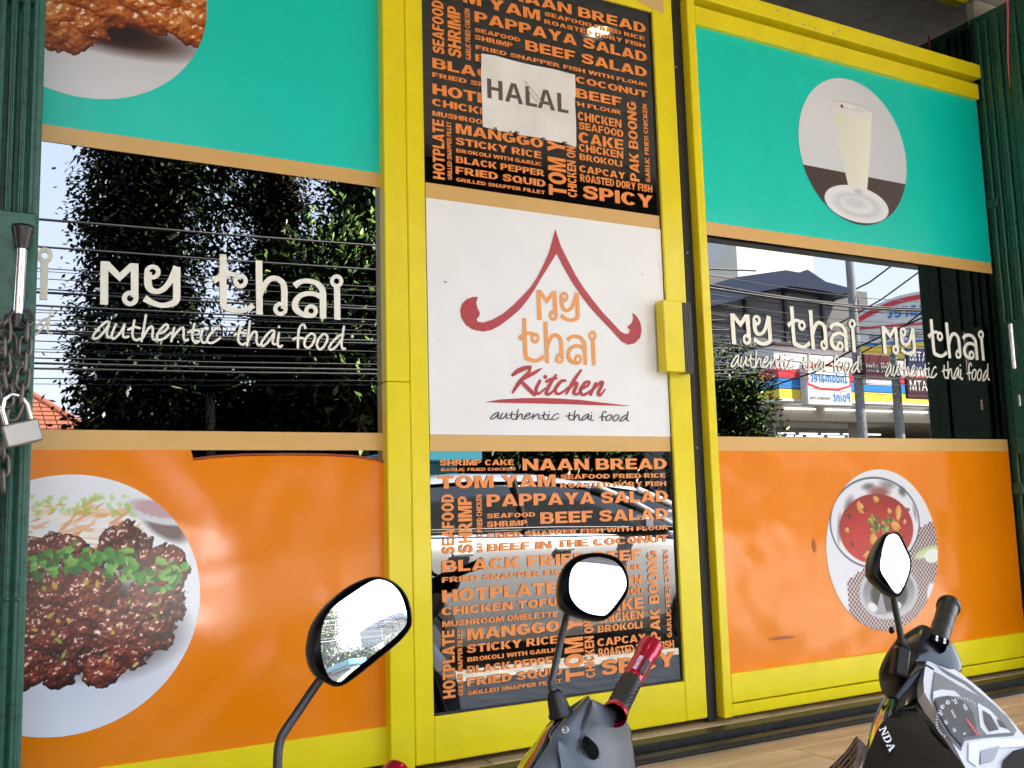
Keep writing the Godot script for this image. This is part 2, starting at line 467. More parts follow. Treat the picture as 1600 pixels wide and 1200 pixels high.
func build_shop() -> void:
	var yellow = mat("yellow_paint", lin(0.82, 0.69, 0.01), 0.22, 0.0, 0.5)
	grain(yellow, noise_tex(0.01, 4, [[0.0, Color(0.965, 0.955, 0.93)], [1.0, Color(1, 1, 1)]]), 1.7, noise_tex(0.012, 3, [], true, 1.2), 0.05)
	var black = mat("black_rubber", lin(0.012, 0.012, 0.013), 0.5)
	var glass = mat("tinted_reflective_glass", lin(0.172, 0.175, 0.18), 0.0, 1.0)
	var wave = noise_tex(0.005, 3, [], true, 6.0, 512, FastNoiseLite.TYPE_SIMPLEX_SMOOTH, 7)
	var speck = noise_tex(0.008, 4, [[0.0, Color(0.975, 0.975, 0.975)], [1.0, Color(1, 1, 1)]])
	var teal = grain(mat("teal_vinyl", lin(0.0, 0.6, 0.47), 0.3, 0.0, 0.5), speck, 0.8, wave, 0.4)
	var orange = grain(mat("orange_vinyl", lin(0.84, 0.232, 0.0), 0.17, 0.0, 0.52), speck, 0.8, wave, 0.55)
	var gold = grain(mat("gold_vinyl", lin(0.66, 0.4, 0.12), 0.28, 0.0, 0.5), speck, 1.1, wave, 0.04)
	var white = grain(mat("white_board", lin(0.83, 0.84, 0.82), 0.3, 0.0, 0.5), speck, 1.3, wave, 0.05)
	var cream = mat("cream_vinyl", lin(0.84, 0.83, 0.7), 0.45)
	var menu_orange = mat("menu_orange_vinyl", lin(0.82, 0.26, 0.05), 0.4)
	var red = mat("logo_red", lin(0.42, 0.022, 0.024), 0.3)
	var logo_orange = mat("logo_orange", lin(0.8, 0.32, 0.06), 0.3)
	var ink = mat("black_ink", lin(0.012, 0.012, 0.012), 0.4)
	make_block_letters(); make_logo_shapes(); make_menu_lines()

	# --- left window
	var w = thing("shop_window", "wide shop window with fried chicken and glazed meat pictures beside the chained gate", "window", "vinyl covered shop windows")
	var pane = flat(w, "glass_pane", glass, -0.45, 0.8465, 0.177, 0.793, 0.0)
	shop_logo(pane, bounds(g_my).position, Vector2.ONE, cream, cream)
	var tail = thingless(pane)                     # the end of the neighbouring logo, by the gate
	var iring = on_facade(joined([arc(66, 0, 23, 23, 13, 13, 0, 360, 20)]), 0, 0, 1)
	var t1 = joined([arc(280, 397, 50, 50, 29, 29), poly([[253, 440], [302, 440], [295, 675], [247, 672]])])
	letters(tail, "lettering", cream, on_facade(t1, 0, 300, 4.0), 0.0025)
	var t2 = joined([stroke([[300, 790], [270, 800], [240, 830], [205, 885], [230, 885], [265, 850], [300, 800]], 14, true, true), stroke([[322, 728], [298, 850], [300, 878], [322, 884]], 15, true, true)])
	letters(tail, "lettering", cream, on_facade(t2, 0, 300, 4.0), 0.0025)
	flat(w, "gold_strip", gold, -0.45, 0.8465, 0.793, 0.8305, 0.002)
	flat(w, "gold_strip", gold, -0.45, 0.8465, 0.135, 0.177, 0.002)
	var tv = flat(w, "teal_panel", teal, -0.45, 0.838, 0.8305, 1.55, 0.002)
	circle(tv, "food_picture", food_mat(0), 0.147, EYE + 1.165, 0.262, 0.0035)
	var under = flat(w, "glass_strip", glass, -0.45, 0.8465, 0.09, 0.135, 0.0)
	var top = []
	for p in [[603, 722], [585, 717], [550, 712], [500, 709.5], [440, 709], [380, 710], [330, 713], [302, 717], [298, 705]]:
		var q = U(p[0], p[1], 0.0)
		top.append([q.x, q.y])
	var op = [[-0.45, EYE - 0.512], [0.838, EYE - 0.512], [0.838, top[0][1]]]
	op.append_array(top.slice(1, 8))
	op.append([top[8][0], EYE + 0.135]); op.append([-0.45, EYE + 0.135])
	var mb = MB.new()
	sheet(mb, poly(op), 0.002)
	var ov = obj("orange_panel", mb, orange, w)
	mb = MB.new()
	var path = []
	for k in 8: path.append(Vector3(top[k][0], top[k][1] - 0.001, 0.005))
	mb.tube(path, 0.0028, 8)
	obj("peeling_edge", mb, mat("vinyl_back", lin(0.3, 0.06, 0.02), 0.5), ov)
	circle(ov, "food_picture", food_mat(2), 0.147, EYE - 0.178, 0.262, 0.0035)
	bar(w, "gasket", black, 0.838, 0.8465, -0.512, 1.55, 0.004, -0.03)
	bar(w, "bottom_rail", yellow, -0.45, 0.8465, -0.597, -0.512, 0.006, -0.05)
	bar(w, "post", yellow, 0.8465, 0.907, 0.305, 1.62, 0.033, -0.05)
	bar(w, "post", yellow, 0.8465, 0.907, -0.62, 0.3035, 0.033, -0.05)

	# --- door
	var d = thing("glazed_door", "yellow framed door with white logo board between two menu glasses", "door")
	bar(d, "stile", yellow, 0.9085, 0.958, -0.612, 1.54, 0.012, -0.04, 0.0025)
	bar(d, "stile", yellow, 1.7155, 1.7905, -0.612, 1.54, 0.012, -0.04, 0.0025)
	bar(d, "bottom_rail", yellow, 0.9582, 1.7153, -0.612, -0.505, 0.0105, -0.04)
	bar(d, "top_rail", yellow, 0.9582, 1.7153, 1.462, 1.54, 0.0105, -0.04)
	bar(d, "gasket", black, 1.7055, 1.7155, -0.503, 1.4615, 0.004, -0.02)
	bar(d, "gasket", black, 0.9582, 1.7055, -0.5045, -0.498, 0.004, -0.02)
	bar(d, "gasket", black, 0.9582, 1.7055, 1.4535, 1.461, 0.004, -0.02)
	for k in 2:
		var g = flat(d, "menu_glass", glass, 0.958, 1.706, [-0.498, 0.824][k], [0.133, 1.4535][k], 0.0)
		for e in menu_lines:
			var t: PackedVector2Array = e[0]
			if k == 1:
				t = t.duplicate()
				for i in t.size(): t[i] -= e[1]
				if bounds(t).end.y > EYE + 1.45: continue
			letters(g, "lettering", menu_orange, t, 0.002)
	flat(d, "gold_strip", gold, 0.958, 1.706, 0.783, 0.824, 0.002)
	flat(d, "gold_strip", gold, 0.958, 1.706, 0.133, 0.175, 0.002)
	var board = flat(d, "logo_board", white, 0.958, 1.706, 0.175, 0.783, 0.003)
	var roof = poly([[833, 92], [850, 150], [880, 235], [930, 335], [990, 450], [1050, 545], [1120, 640], [1200, 740], [1280, 825], [1340, 890], [1380, 912], [1408, 905], [1415, 880], [1392, 857], [1430, 825], [1442, 785], [1430, 745], [1465, 770], [1495, 820], [1507, 880], [1495, 940], [1450, 985], [1400, 995], [1350, 970], [1280, 890], [1200, 805], [1120, 720], [1040, 620], [960, 500], [900, 395], [842, 283],
		[770, 400], [720, 480], [670, 565], [620, 640], [560, 715], [480, 785], [400, 845], [330, 882], [265, 892], [190, 878], [135, 840], [100, 785], [90, 725], [105, 675], [140, 640], [190, 622], [228, 622], [215, 665], [225, 710], [243, 745], [240, 770], [218, 795], [225, 815], [270, 822], [340, 800], [420, 755], [500, 690], [580, 610], [640, 545], [690, 470], [740, 370], [785, 270], [815, 160]])
	letters(board, "roof_emblem", red, on_facade(roof, 700, 340, 5.0), 0.0045)
	var r_my = boardrect(837.6, 904.4, 454.0, 503.0)
	var r_th = boardrect(808.6, 931.4, 501.0, 569.0)
	letters(board, "lettering", logo_orange, fit(g_my, bounds(g_my), r_my), 0.0045)
	letters(board, "lettering", logo_orange, fit(g_thai, bounds(g_thai), r_th), 0.0045)
	var kt = []
	for p in [[[318, 298, 30], [370, 258, 48], [440, 228, 46], [498, 214, 26]], [[492, 212, 24], [478, 270, 34], [395, 358, 40], [345, 430, 34], [318, 474, 20]], [[606, 230, 14], [545, 268, 34], [450, 320, 36], [400, 352, 30]], [[398, 355, 30], [455, 410, 42], [538, 494, 34]],
		[[592, 355, 30], [552, 440, 36], [575, 485, 28], [642, 430, 18]], [[752, 297, 24], [695, 385, 36], [655, 470, 36], [682, 488, 28], [742, 440, 18]], [[655, 362, 30], [710, 338, 34], [757, 330, 24]],
		[[846, 352, 26], [800, 362, 34], [746, 440, 36], [770, 486, 28], [830, 458, 24], [872, 420, 16]], [[1002, 248, 24], [930, 350, 36], [856, 482, 26]], [[870, 445, 22], [940, 378, 30], [962, 388, 34], [930, 470, 34], [960, 490, 26], [1002, 448, 16]],
		[[1000, 440, 24], [1068, 402, 26], [1085, 366, 26], [1042, 374, 32], [996, 450, 36], [1022, 495, 28], [1090, 460, 22], [1132, 420, 16]], [[1148, 380, 28], [1098, 492, 30]], [[1112, 455, 22], [1188, 376, 30], [1218, 376, 34], [1176, 468, 34], [1192, 500, 26], [1242, 440, 16]]]:
		kt.append(stroke(p, 30, true, true))
	kt.append(disc(645, 315, 22))
	letters(board, "lettering", red, on_facade(joined(kt), 750, 540, 6.4), 0.0045)
	letters(board, "underline", red, on_facade(poly([[35, 567], [200, 540], [420, 527], [620, 525], [800, 532], [1000, 545], [1200, 570], [1510, 604], [1400, 605], [1150, 598], [850, 587], [500, 580], [200, 573]]), 750, 540, 6.4), 0.0045)
	letters(board, "lettering", ink, fit(g_script, bounds(g_script), boardrect(764, 982, 640, 658)), 0.0045)
	for p in [[694, 441, 3.0], [698.5, 458.5, 1.2], [683, 533, 1.3], [1001.5, 429, 1.8], [1024, 579, 1.2], [1028, 415, 0.9]]:
		letters(board, "chip", mat("chip_grey", lin(0.3, 0.28, 0.2), 0.6), on_facade(poly([[p[0] - p[2], p[1] - p[2] * 0.6], [p[0] + p[2], p[1] - p[2] * 0.3], [p[0] + p[2] * 0.8, p[1] + p[2]]]), 0, 0, 1.0), 0.0047)
	# pull box on the stile
	mb = MB.new()
	var q0 = U(1036, 468, 0.05)
	var q1 = U(1080, 582, 0.05)
	mb.box(Vector3(q0.x, q1.y, 0.0125), Vector3(q1.x - 0.02, q0.y, 0.05), 0.002)
	obj("pull_handle", mb, yellow, d)
	for k in 6:
		mb = MB.new()
		mb.box(Vector3(q1.x - 0.0198 + k * 0.006, q1.y, 0.013), Vector3(q1.x - 0.0158 + k * 0.006, q0.y - 0.002, 0.046), 0.0006)
		obj("handle_fin", mb, mat("fin_metal", lin(0.09, 0.085, 0.08), 0.35, 0.6), d)
	# tape over the top corner
	mb = MB.new()
	mb.quad(U(997, 2, 0.0126), U(1037, 22, 0.0132), U(1036, -2, 0.0132), U(1000, -12, 0.0126))
	obj("tape_patch", mb, mat("brown_tape", lin(0.62, 0.42, 0.16), 0.25), d)
	# paper notice stuck to the upper menu glass
	var hp = thing("paper_notice", "torn white paper notice taped over the upper menu lettering", "notice")
	var edge = [[751, 85], [772, 88], [800, 96], [830, 103], [862, 109], [897, 118], [898, 150], [896.5, 158], [898.5, 190], [899, 231], [884, 226], [881, 221], [876, 224], [850, 219], [848, 215], [844, 217], [808, 211], [806, 205], [800, 209], [777, 205], [772, 199], [769, 203], [753, 199], [752, 160], [750.5, 120]]
	mb = MB.new()
	var rows = []
	var pl = []
	for p in edge:
		var q = U(p[0], p[1], 0.0)
		pl.append([q.x, q.y])
	sheet(mb, poly(pl), 0.0055)
	var bk = []
	for p in pl: bk.append(Vector3(p[0], p[1], 0.0055))
	for k in bk.size():
		var a: Vector3 = bk[k]
		var b: Vector3 = bk[(k + 1) % bk.size()]
		mb.quad(b, a, a - Vector3(0, 0, 0.002), b - Vector3(0, 0, 0.002))
	var paper = grain(mat("paper", lin(0.8, 0.79, 0.74), 0.75), noise_tex(0.006, 5, [[0.0, Color(0.94, 0.93, 0.91)], [1.0, Color(1, 1, 1)]], false, 1.0, 512, FastNoiseLite.TYPE_SIMPLEX_SMOOTH, 3), 2.0, noise_tex(0.01, 4, [], true, 5.0, 512, FastNoiseLite.TYPE_SIMPLEX_SMOOTH, 4), 0.5)
	obj("sheet", mb, paper, hp)
	var ha = U(760, 154)
	var hb = U(885.5, 149)
	var ht = font_text("HALAL", 700)
	letters(hp, "lettering", mat("grey_print", lin(0.1, 0.075, 0.058), 0.7), fit(ht, bounds(ht), Rect2(ha.x, ha.y, hb.x - ha.x, hb.y - ha.y)), 0.0062)
	for s in [[[818, 128], [826, 138], [833, 146], [840, 155], [843, 161]], [[824, 140], [830, 152], [838, 160]]]:
		letters(hp, "scratch", mat("scratch", lin(0.5, 0.48, 0.44), 0.8), on_facade(stroke(s, 2.2), 0, 0, 1), 0.0066)
	for s in [[768, 203, 775, 199, 772, 206], [793, 206, 799, 206, 795, 210], [805, 208, 811, 207, 806, 213], [846, 217, 852, 217, 847, 222], [879, 223, 885, 223, 881, 228]]:
		letters(hp, "torn_fold", mat("fold_grey", lin(0.2, 0.19, 0.16), 0.8), on_facade(poly([[s[0], s[1]], [s[2], s[3]], [s[4], s[5]]]), 0, 0, 1), 0.0068)

	# --- right window
	var rw = thing("shop_window", "shop window with milk drink and red soup pictures", "window", "vinyl covered shop windows")
	var rp = flat(rw, "glass_pane", glass, 1.85, 3.218, 0.177, 0.787, 0.0)
	var ob = bounds(g_my)
	var lw = bounds(g_thai).end.x - ob.position.x
	for e in [[1141.5, 1337.0, 487.5, 535.5, 1140, 1342, 1181, 545.5, 1300, 583], [1377.0, 1536.0, 507.5, 551.0, 1380, 1543, 1412, 559, 1513, 596]]:
		var x0 = U(e[0], 520).x
		var k = Vector2((U(e[1], 520).x - x0) / lw, (U(e[0], e[2]).y - U(e[0], e[3]).y) / (U(157, 408.4).y - U(157, 476.4).y))
		var to = Vector2(x0, U(e[0], e[2]).y - ob.size.y * k.y)
		for part in [g_my, g_thai]:
			var t = PackedVector2Array()
			for p in part: t.append(to + (p - ob.position) * k)
			letters(rp, "lettering", cream, t, 0.0025)
		var sx = U(e[4], 560).x
		var yb = U(e[8], e[9]).y
		letters(rp, "lettering", cream, fit(g_script, bounds(g_script), Rect2(sx, yb, U(e[5], 560).x - sx, U(e[6], e[7]).y - yb)), 0.0025)
	flat(rw, "gold_strip", gold, 1.85, 3.218, 0.787, 0.828, 0.002)
	flat(rw, "gold_strip", gold, 1.85, 3.218, 0.135, 0.177, 0.002)
	var rt = flat(rw, "teal_panel", teal, 1.85, 3.218, 0.828, 1.47, 0.002)
	circle(rt, "food_picture", food_mat(1), 2.54, EYE + 1.15, 0.256, 0.0035)
	var ro = flat(rw, "orange_panel", orange, 1.85, 3.218, -0.505, 0.135, 0.002)
	circle(ro, "food_picture", food_mat(3), 2.54, EYE - 0.181, 0.256, 0.0035)
	bar(rw, "post", yellow, 1.85, 1.8815, -0.622, 1.545, 0.033, -0.05)
	bar(rw, "top_rail", yellow, 1.8817, 3.24, 1.464, 1.523, 0.02, -0.05)
	bar(rw, "bottom_rail", yellow, 1.8817, 3.24, -0.583, -0.503, 0.02, -0.05)
	bar(rw, "bottom_rail", yellow, 1.8817, 3.24, -0.62, -0.587, 0.022, -0.05)
	for s in [[1270, 842, 1272, 863, 6], [1200, 999, 1240, 995, 5]]:
		letters(ro, "scuff", mat("scuff_brown", lin(0.4, 0.08, 0.012), 0.5), on_facade(stroke([[s[0], s[1], s[4] * 0.3], [(s[0] + s[2]) / 2.0, (s[1] + s[3]) / 2.0 - 0.5, s[4]], [s[2], s[3], s[4] * 0.5]], 4), 0, 0, 1), 0.0035)
	mb = MB.new()
	mb.box(Vector3(1.79, FLOOR_Y + 0.008, -0.06), Vector3(1.8215, EYE + 1.55, 0.002), 0.0)
	obj("door_channel", mb, black, rw)
	for p in [[1074, 395], [1089, 700], [1056, 105]]:
		mb = MB.new()
		var c = U(p[0], p[1], 0.002)
		mb.lathe([[0.0, 0.0035], [0.002, 0.003], [0.003, 0.0]], c, Vector3(0, 0, 1), 10)
		obj("screw", mb, mat("steel", lin(0.5, 0.5, 0.5), 0.3, 1.0), rw)
	# --- head bar, transom glass
	var hd = thing("window_head", "yellow head bar with dark glass strip above it over door and windows", "window frame")
	bar(hd, "head_bar", yellow, -0.45, 3.262, 1.552, 1.605, 0.036, -0.05)
	flat(hd, "transom_glass", glass, -0.45, 3.218, 1.575, 1.89, -0.005)
	bar(hd, "head_bar", yellow, -0.45, 3.255, 1.87, 1.905, 0.03, -0.05)
	for p in [[1215, 16], [1232, 22], [1255, 38], [1274, 44], [1302, 52], [1312, 47]]:
		letters(hd, "paint_chip", mat("bare_metal", lin(0.42, 0.36, 0.24), 0.6), chip_shape(p[0], p[1], 4.0, 0.0365), 0.0365)
	for e in [[609, 120, 0], [617, 305, 0], [632, 452, 0], [614, 641, 0], [622, 1010, 0], [1080, 300, 1], [1098, 640, 1], [1112, 905, 1], [1122, 1050, 1], [1084, 150, 1], [655, 760, 2], [660, 980, 2], [700, 1168, 2], [822, 1146, 2], [960, 1118, 2], [1065, 850, 2], [1050, 330, 2], [1180, 1074, 3], [1304, 1052, 3], [1240, 1067, 3]]:
		var host: Node = [w, rw, d, rw][e[2]]
		var zz: float = [0.0337, 0.0337, 0.0127, 0.0207][e[2]]
		letters(host, "paint_chip", mat("bare_metal", lin(0.42, 0.36, 0.24), 0.6), chip_shape(e[0], e[1], rng.randf_range(0.8, 1.9), zz), zz)
func chip_shape(px: float, py: float, r: float, z: float) -> PackedVector2Array:
	var c = U(px, py, z)
	var p = []
	for k in 7:
		var a = TAU * k / 7.0
		p.append([c.x + cos(a) * r * 0.0016 * rng.randf_range(0.5, 1.4), c.y + sin(a) * r * 0.0011 * rng.randf_range(0.5, 1.4)])
	return poly(p)
func thingless(parent: Node) -> Node:
	return parent
func boardrect(x0: float, x1: float, y0: float, y1: float) -> Rect2:     # box of a shape that stands upright on the board, from its corners in the picture
	var a = U(x0, (y0 + y1) / 2.0)
	var b = U(x1, (y0 + y1) / 2.0)
	var c = U((x0 + x1) / 2.0, y1)
	var d = U((x0 + x1) / 2.0, y0)
	return Rect2(a.x, c.y, b.x - a.x, d.y - c.y)
# ---------------------------------------------------------------- air, light, camera
func build_light() -> void:
	var c = Camera3D.new()
	c.name = "camera"
	c.fov = rad_to_deg(2.0 * atan(600.0 / FPX)); c.near = 0.02; c.far = 400.0
	add_child(c)
	c.transform = Transform3D(cb, CAM)
	c.current = true
	var sky = ProceduralSkyMaterial.new()
	sky.sky_top_color = lin(0.42, 0.57, 0.84)
	sky.sky_horizon_color = lin(0.95, 0.98, 1.0)
	sky.sky_curve = 0.22
	sky.ground_bottom_color = lin(0.2, 0.19, 0.17)
	sky.ground_horizon_color = lin(0.5, 0.5, 0.5)
	sky.sky_energy_multiplier = 1.0
	sky.sun_angle_max = 20.0
	var e = Environment.new()
	e.background_mode = Environment.BG_SKY
	e.sky = Sky.new()
	e.sky.sky_material = sky
	e.background_energy_multiplier = 0.5
	e.tonemap_mode = Environment.TONE_MAPPER_LINEAR
	e.tonemap_exposure = 13.2
	e.sdfgi_enabled = true; e.ssao_enabled = true; e.ssil_enabled = true
	var we = WorldEnvironment.new()
	we.name = "environment"
	we.environment = e
	add_child(we)
	var sun = DirectionalLight3D.new()
	sun.name = "sun"
	sun.light_energy = 1.6; sun.light_angular_distance = 0.6; sun.light_color = Color(1, 0.965, 0.9); sun.shadow_enabled = true
	add_child(sun)
	sun.look_at_from_position(Vector3(0.5, 0.82, -0.38) * 10.0, Vector3.ZERO)

# ---------------------------------------------------------------- ground, deck, canopy
func build_ground() -> void:
	var asphalt = grain(mat("asphalt", lin(0.075, 0.075, 0.078), 0.9), noise_tex(0.08, 5, grey_ramp(0.6, 1.0)), 0.8)
	var concrete = grain(mat("concrete", lin(0.34, 0.32, 0.29), 0.9), noise_tex(0.02, 5, grey_ramp(0.7, 1.0)), 0.5)
	var earth = grain(mat("earth", lin(0.12, 0.1, 0.07), 0.95), noise_tex(0.05, 5, grey_ramp(0.6, 1.0)), 0.3)
	var mb = MB.new()
	mb.quad(Vector3(-120, -0.02, 150), Vector3(150, -0.02, 150), Vector3(150, -0.02, -60), Vector3(-120, -0.02, -60))
	struct("ground", mb, earth)
	mb = MB.new()
	mb.quad(Vector3(-80, 0.0, 6.6), Vector3(110, 0.0, 6.6), Vector3(110, 0.0, 0.3), Vector3(-80, 0.0, 0.3))
	struct("forecourt", mb, concrete)
	mb = MB.new()
	mb.quad(Vector3(-80, -0.008, 11.2), Vector3(110, -0.008, 11.2), Vector3(110, -0.008, 6.6), Vector3(-80, -0.008, 6.6))
	struct("road", mb, asphalt)
	mb = MB.new()
	mb.box(Vector3(-80, -0.02, 11.2), Vector3(110, 0.12, 12.2), 0.02)
	struct("pavement", mb, concrete)
	for k in 14:
		mb = MB.new()
		mb.box(Vector3(-20 + k * 5.0, -0.006, 8.84), Vector3(-18 + k * 5.0, -0.003, 8.96))
		obj("road_marking", mb, mat("road_paint", lin(0.7, 0.7, 0.68), 0.8), get_node("road"))
	# raised deck with plank tiles
	mb = MB.new()
	mb.box(Vector3(-4, 0.0, -0.4), Vector3(6.5, FLOOR_Y - 0.012, 0.56), 0.004)
	var deck = struct("deck", mb, concrete)
	var img = plank_image()
	var pm = []
	for k in 4:
		var m = mat("wood_tile_%d" % k, [lin(0.72, 0.54, 0.31), lin(0.77, 0.59, 0.36), lin(0.66, 0.49, 0.28), lin(0.74, 0.57, 0.34)][k], 0.42)
		m.albedo_texture = img
		pm.append(m)
	var zs = [-0.12, 0.03, 0.18, 0.33, 0.48, 0.562]
	for r in 5:
		var x = -1.6 - r * 0.37
		var n = 0
		while x < 4.2:
			var l = 0.9
			mb = MB.new()
			mb.box(Vector3(x + 0.002, FLOOR_Y - 0.0118, zs[r] + 0.002), Vector3(x + l - 0.002, FLOOR_Y - rng.randf() * 0.0006, zs[r + 1] - 0.002), 0.001)
			for i in mb.V.size():
				mb.T[i] = Vector2((mb.V[i].x - x) * 0.5 + 0.37 * n, (mb.V[i].z - zs[r]) * 1.6 + 0.23 * (n + r))
			obj("plank", mb, pm[(n * 3 + r) % 4], deck)
			x += l; n += 1
	# gate track on the deck
	var tr = thing("gate_track", "dark steel gate track running along the wood floor", "rail")
	var steel = grain(mat("dark_steel", lin(0.035, 0.034, 0.032), 0.45, 0.5), noise_tex(0.03, 4, grey_ramp(0.6, 1.0)), 2.0)
	for s in [[0.075, 0.135, 0.012], [0.1365, 0.15, 0.006], [0.1515, 0.176, 0.026], [0.1775, 0.205, 0.006], [0.2065, 0.245, 0.014]]:
		mb = MB.new()
		mb.box(Vector3(-1.5, FLOOR_Y + 0.0003, s[0]), Vector3(4.0, FLOOR_Y + s[2], s[1]), 0.004)
		obj("rail", mb, steel, tr)
	# canopy, wall above and beside
	var b = thing("restaurant_building", "building with flat canopy over the yellow shop front", "building")
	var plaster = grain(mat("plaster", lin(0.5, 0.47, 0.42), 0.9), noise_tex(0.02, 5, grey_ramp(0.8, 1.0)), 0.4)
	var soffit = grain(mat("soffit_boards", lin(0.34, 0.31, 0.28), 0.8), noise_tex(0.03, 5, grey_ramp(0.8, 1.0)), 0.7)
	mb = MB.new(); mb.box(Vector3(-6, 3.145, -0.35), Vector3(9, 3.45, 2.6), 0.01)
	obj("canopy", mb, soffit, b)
	mb = MB.new(); mb.box(Vector3(-6, 3.45, -6), Vector3(9, 5.2, 0.6), 0.01)
	obj("upper_wall", mb, plaster, b)
	mb = MB.new(); mb.box(Vector3(-6, 0, -6), Vector3(-0.5, 3.145, -0.02), 0.01)
	obj("wall", mb, plaster, b)
	mb = MB.new(); mb.box(Vector3(3.3, 0, -6), Vector3(9, 3.145, -0.02), 0.01)
	obj("wall", mb, plaster, b)
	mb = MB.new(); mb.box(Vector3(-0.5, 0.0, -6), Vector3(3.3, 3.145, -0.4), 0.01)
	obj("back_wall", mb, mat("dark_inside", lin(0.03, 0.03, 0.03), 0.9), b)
	mb = MB.new(); mb.box(Vector3(1.85, 2.9, 2.46), Vector3(8.6, 3.1448, 2.56), 0.006)
	single("added_signboard", mb, mat("added_board_dark", lin(0.05, 0.045, 0.04), 0.6), "long dark signboard added under the canopy edge to cut off the mirrored sky", "signboard")  # added board, darkens the top of the sky that the glass mirrors
	var nw = thing("added_side_wall", "tall dark wall added out of view to block sky light from the side", "wall")  # added unseen wall, keeps sky light off the shop front from one side
	mb = MB.new(); mb.box(Vector3(-3.4, 0, 0.7), Vector3(-2.6, 7.5, 9.5), 0.01)
	obj("side_wall_block", mb, grain(mat("side_wall_brown", lin(0.13, 0.08, 0.06), 0.95), noise_tex(0.05, 4, grey_ramp(0.6, 1.0)), 0.6), nw)
	mb = MB.new(); mb.box(Vector3(-3.45, 7.5, 0.65), Vector3(-2.55, 7.62, 9.55), 0.01)
	obj("coping", mb, concrete, nw)
	var lamp = RV(935, 55, 0.86)
	mb = MB.new()
	mb.lathe([[0.0, 0.075], [-0.012, 0.07], [-0.014, 0.055], [-0.004, 0.05]], Vector3(lamp.x, 3.1445, lamp.z), Vector3(0, 1, 0), 24)
	var dl = single("ceiling_downlight", mb, mat("lamp_ring", lin(0.7, 0.7, 0.68), 0.4), "round warm downlight set in the canopy ceiling", "lamp")
	mb = MB.new()
	mb.lathe([[-0.002, 0.0], [-0.003, 0.048], [0.0, 0.05]], Vector3(lamp.x, 3.1405, lamp.z), Vector3(0, 1, 0), 24)
	var glow = mat("lamp_glow", lin(1, 0.85, 0.55), 0.5)
	glow.emission_enabled = true; glow.emission = lin(1, 0.78, 0.42); glow.emission_energy_multiplier = 2.2
	obj("diffuser", mb, glow, dl)
	var sp = SpotLight3D.new()
	sp.name = "downlight_beam"; sp.light_color = Color(1, 0.85, 0.6); sp.light_energy = 0.06; sp.spot_range = 8.0; sp.spot_angle = 55.0; sp.spot_attenuation = 2.0; sp.light_size = 0.05; sp.shadow_enabled = true
	dl.add_child(sp)
	sp.position = Vector3(lamp.x, 3.128, lamp.z)
	sp.rotation = Vector3(-PI / 2, 0, 0)

func plank_image() -> ImageTexture:
	var im = Image.create(512, 128, false, Image.FORMAT_RGB8)
	var n = FastNoiseLite.new()
	n.seed = 11; n.frequency = 0.012; n.fractal_octaves = 3
	var n2 = FastNoiseLite.new()
	n2.seed = 5; n2.frequency = 0.05; n2.fractal_octaves = 4
	for y in 128:
		for x in 512:
			var w = n.get_noise_2d(x * 0.35, y * 1.6) * 9.0
			var g = 0.5 + 0.5 * sin((y * 0.22 + w) * 1.1)
			var f = n2.get_noise_2d(x * 0.12, y * 2.2)
			var v = clampf(0.86 + 0.08 * g + 0.12 * f, 0.0, 1.0)
			im.set_pixel(x, y, Color(v, v * 0.985, v * 0.96))
	return ImageTexture.create_from_image(im)

# ---------------------------------------------------------------- plants
func leaf_mesh(mb: MB, p: Vector3, n: Vector3, dirv: Vector3, l: float, w: float) -> void:     # a small folded leaf
	var s = dirv.cross(n).normalized() * w * 0.5
	var t = p + dirv * l
	var m = p + dirv * l * 0.45 - n * l * 0.06
	var i = mb.vert(p, n); mb.vert(m + s + n * w * 0.15, n); mb.vert(t, n); mb.vert(m - s + n * w * 0.15, n)
	mb.I.append_array([i, i + 1, i + 2, i, i + 2, i + 3])
func foliage(blobs: Array, count: int, size: float, cols: Array, hang := 0.0, aspect := 0.5, spread := 1.0) -> MB:      # blobs: [centre, radii]
	var mb = MB.new()
	var vol = 0.0
	for b in blobs: vol += b[1].x * b[1].y * b[1].z
	for b in blobs:
		var nb = int(count * b[1].x * b[1].y * b[1].z / vol)
		var tw = maxi(nb / 34, 1)
		for t in tw:                                                 # leaves come in clumps
			var u = Vector3(rng.randfn(), rng.randfn(), rng.randfn()).normalized() * pow(rng.randf(), 0.45)
			var c: Vector3 = b[0] + u * b[1]
			var out = (u * Vector3(1, 0.8, 1) + Vector3(rng.randfn(), rng.randfn() * 0.5 + 0.2 - hang, rng.randfn()) * 0.5).normalized()
			var tone = rng.randf_range(0.7, 1.25)
			for k in 34:
				var d = (out + Vector3(rng.randfn(), rng.randfn() - hang, rng.randfn()) * 0.6).normalized()
				var nn = (Vector3(rng.randfn() * 0.6, 0.8 + rng.randfn() * 0.3, -0.45 + rng.randfn() * 0.5)).normalized()
				var cc: Color = cols[rng.randi() % cols.size()]
				mb.col = cc * tone * rng.randf_range(0.75, 1.25)
				leaf_mesh(mb, c + out * size * 3.2 * spread * rng.randf() + Vector3(rng.randfn(), rng.randfn() * (1.0 + hang), rng.randfn()) * size * 1.15 * spread, nn, d, size * rng.randf_range(0.55, 1.3), size * aspect)
	return mb
func leaf_mat() -> StandardMaterial3D:
	var m = mat("leaf", Color.WHITE, 0.42, 0.0, 0.5)
	m.vertex_color_use_as_albedo = true
	m.backlight = lin(0.3, 0.4, 0.1)
	return m
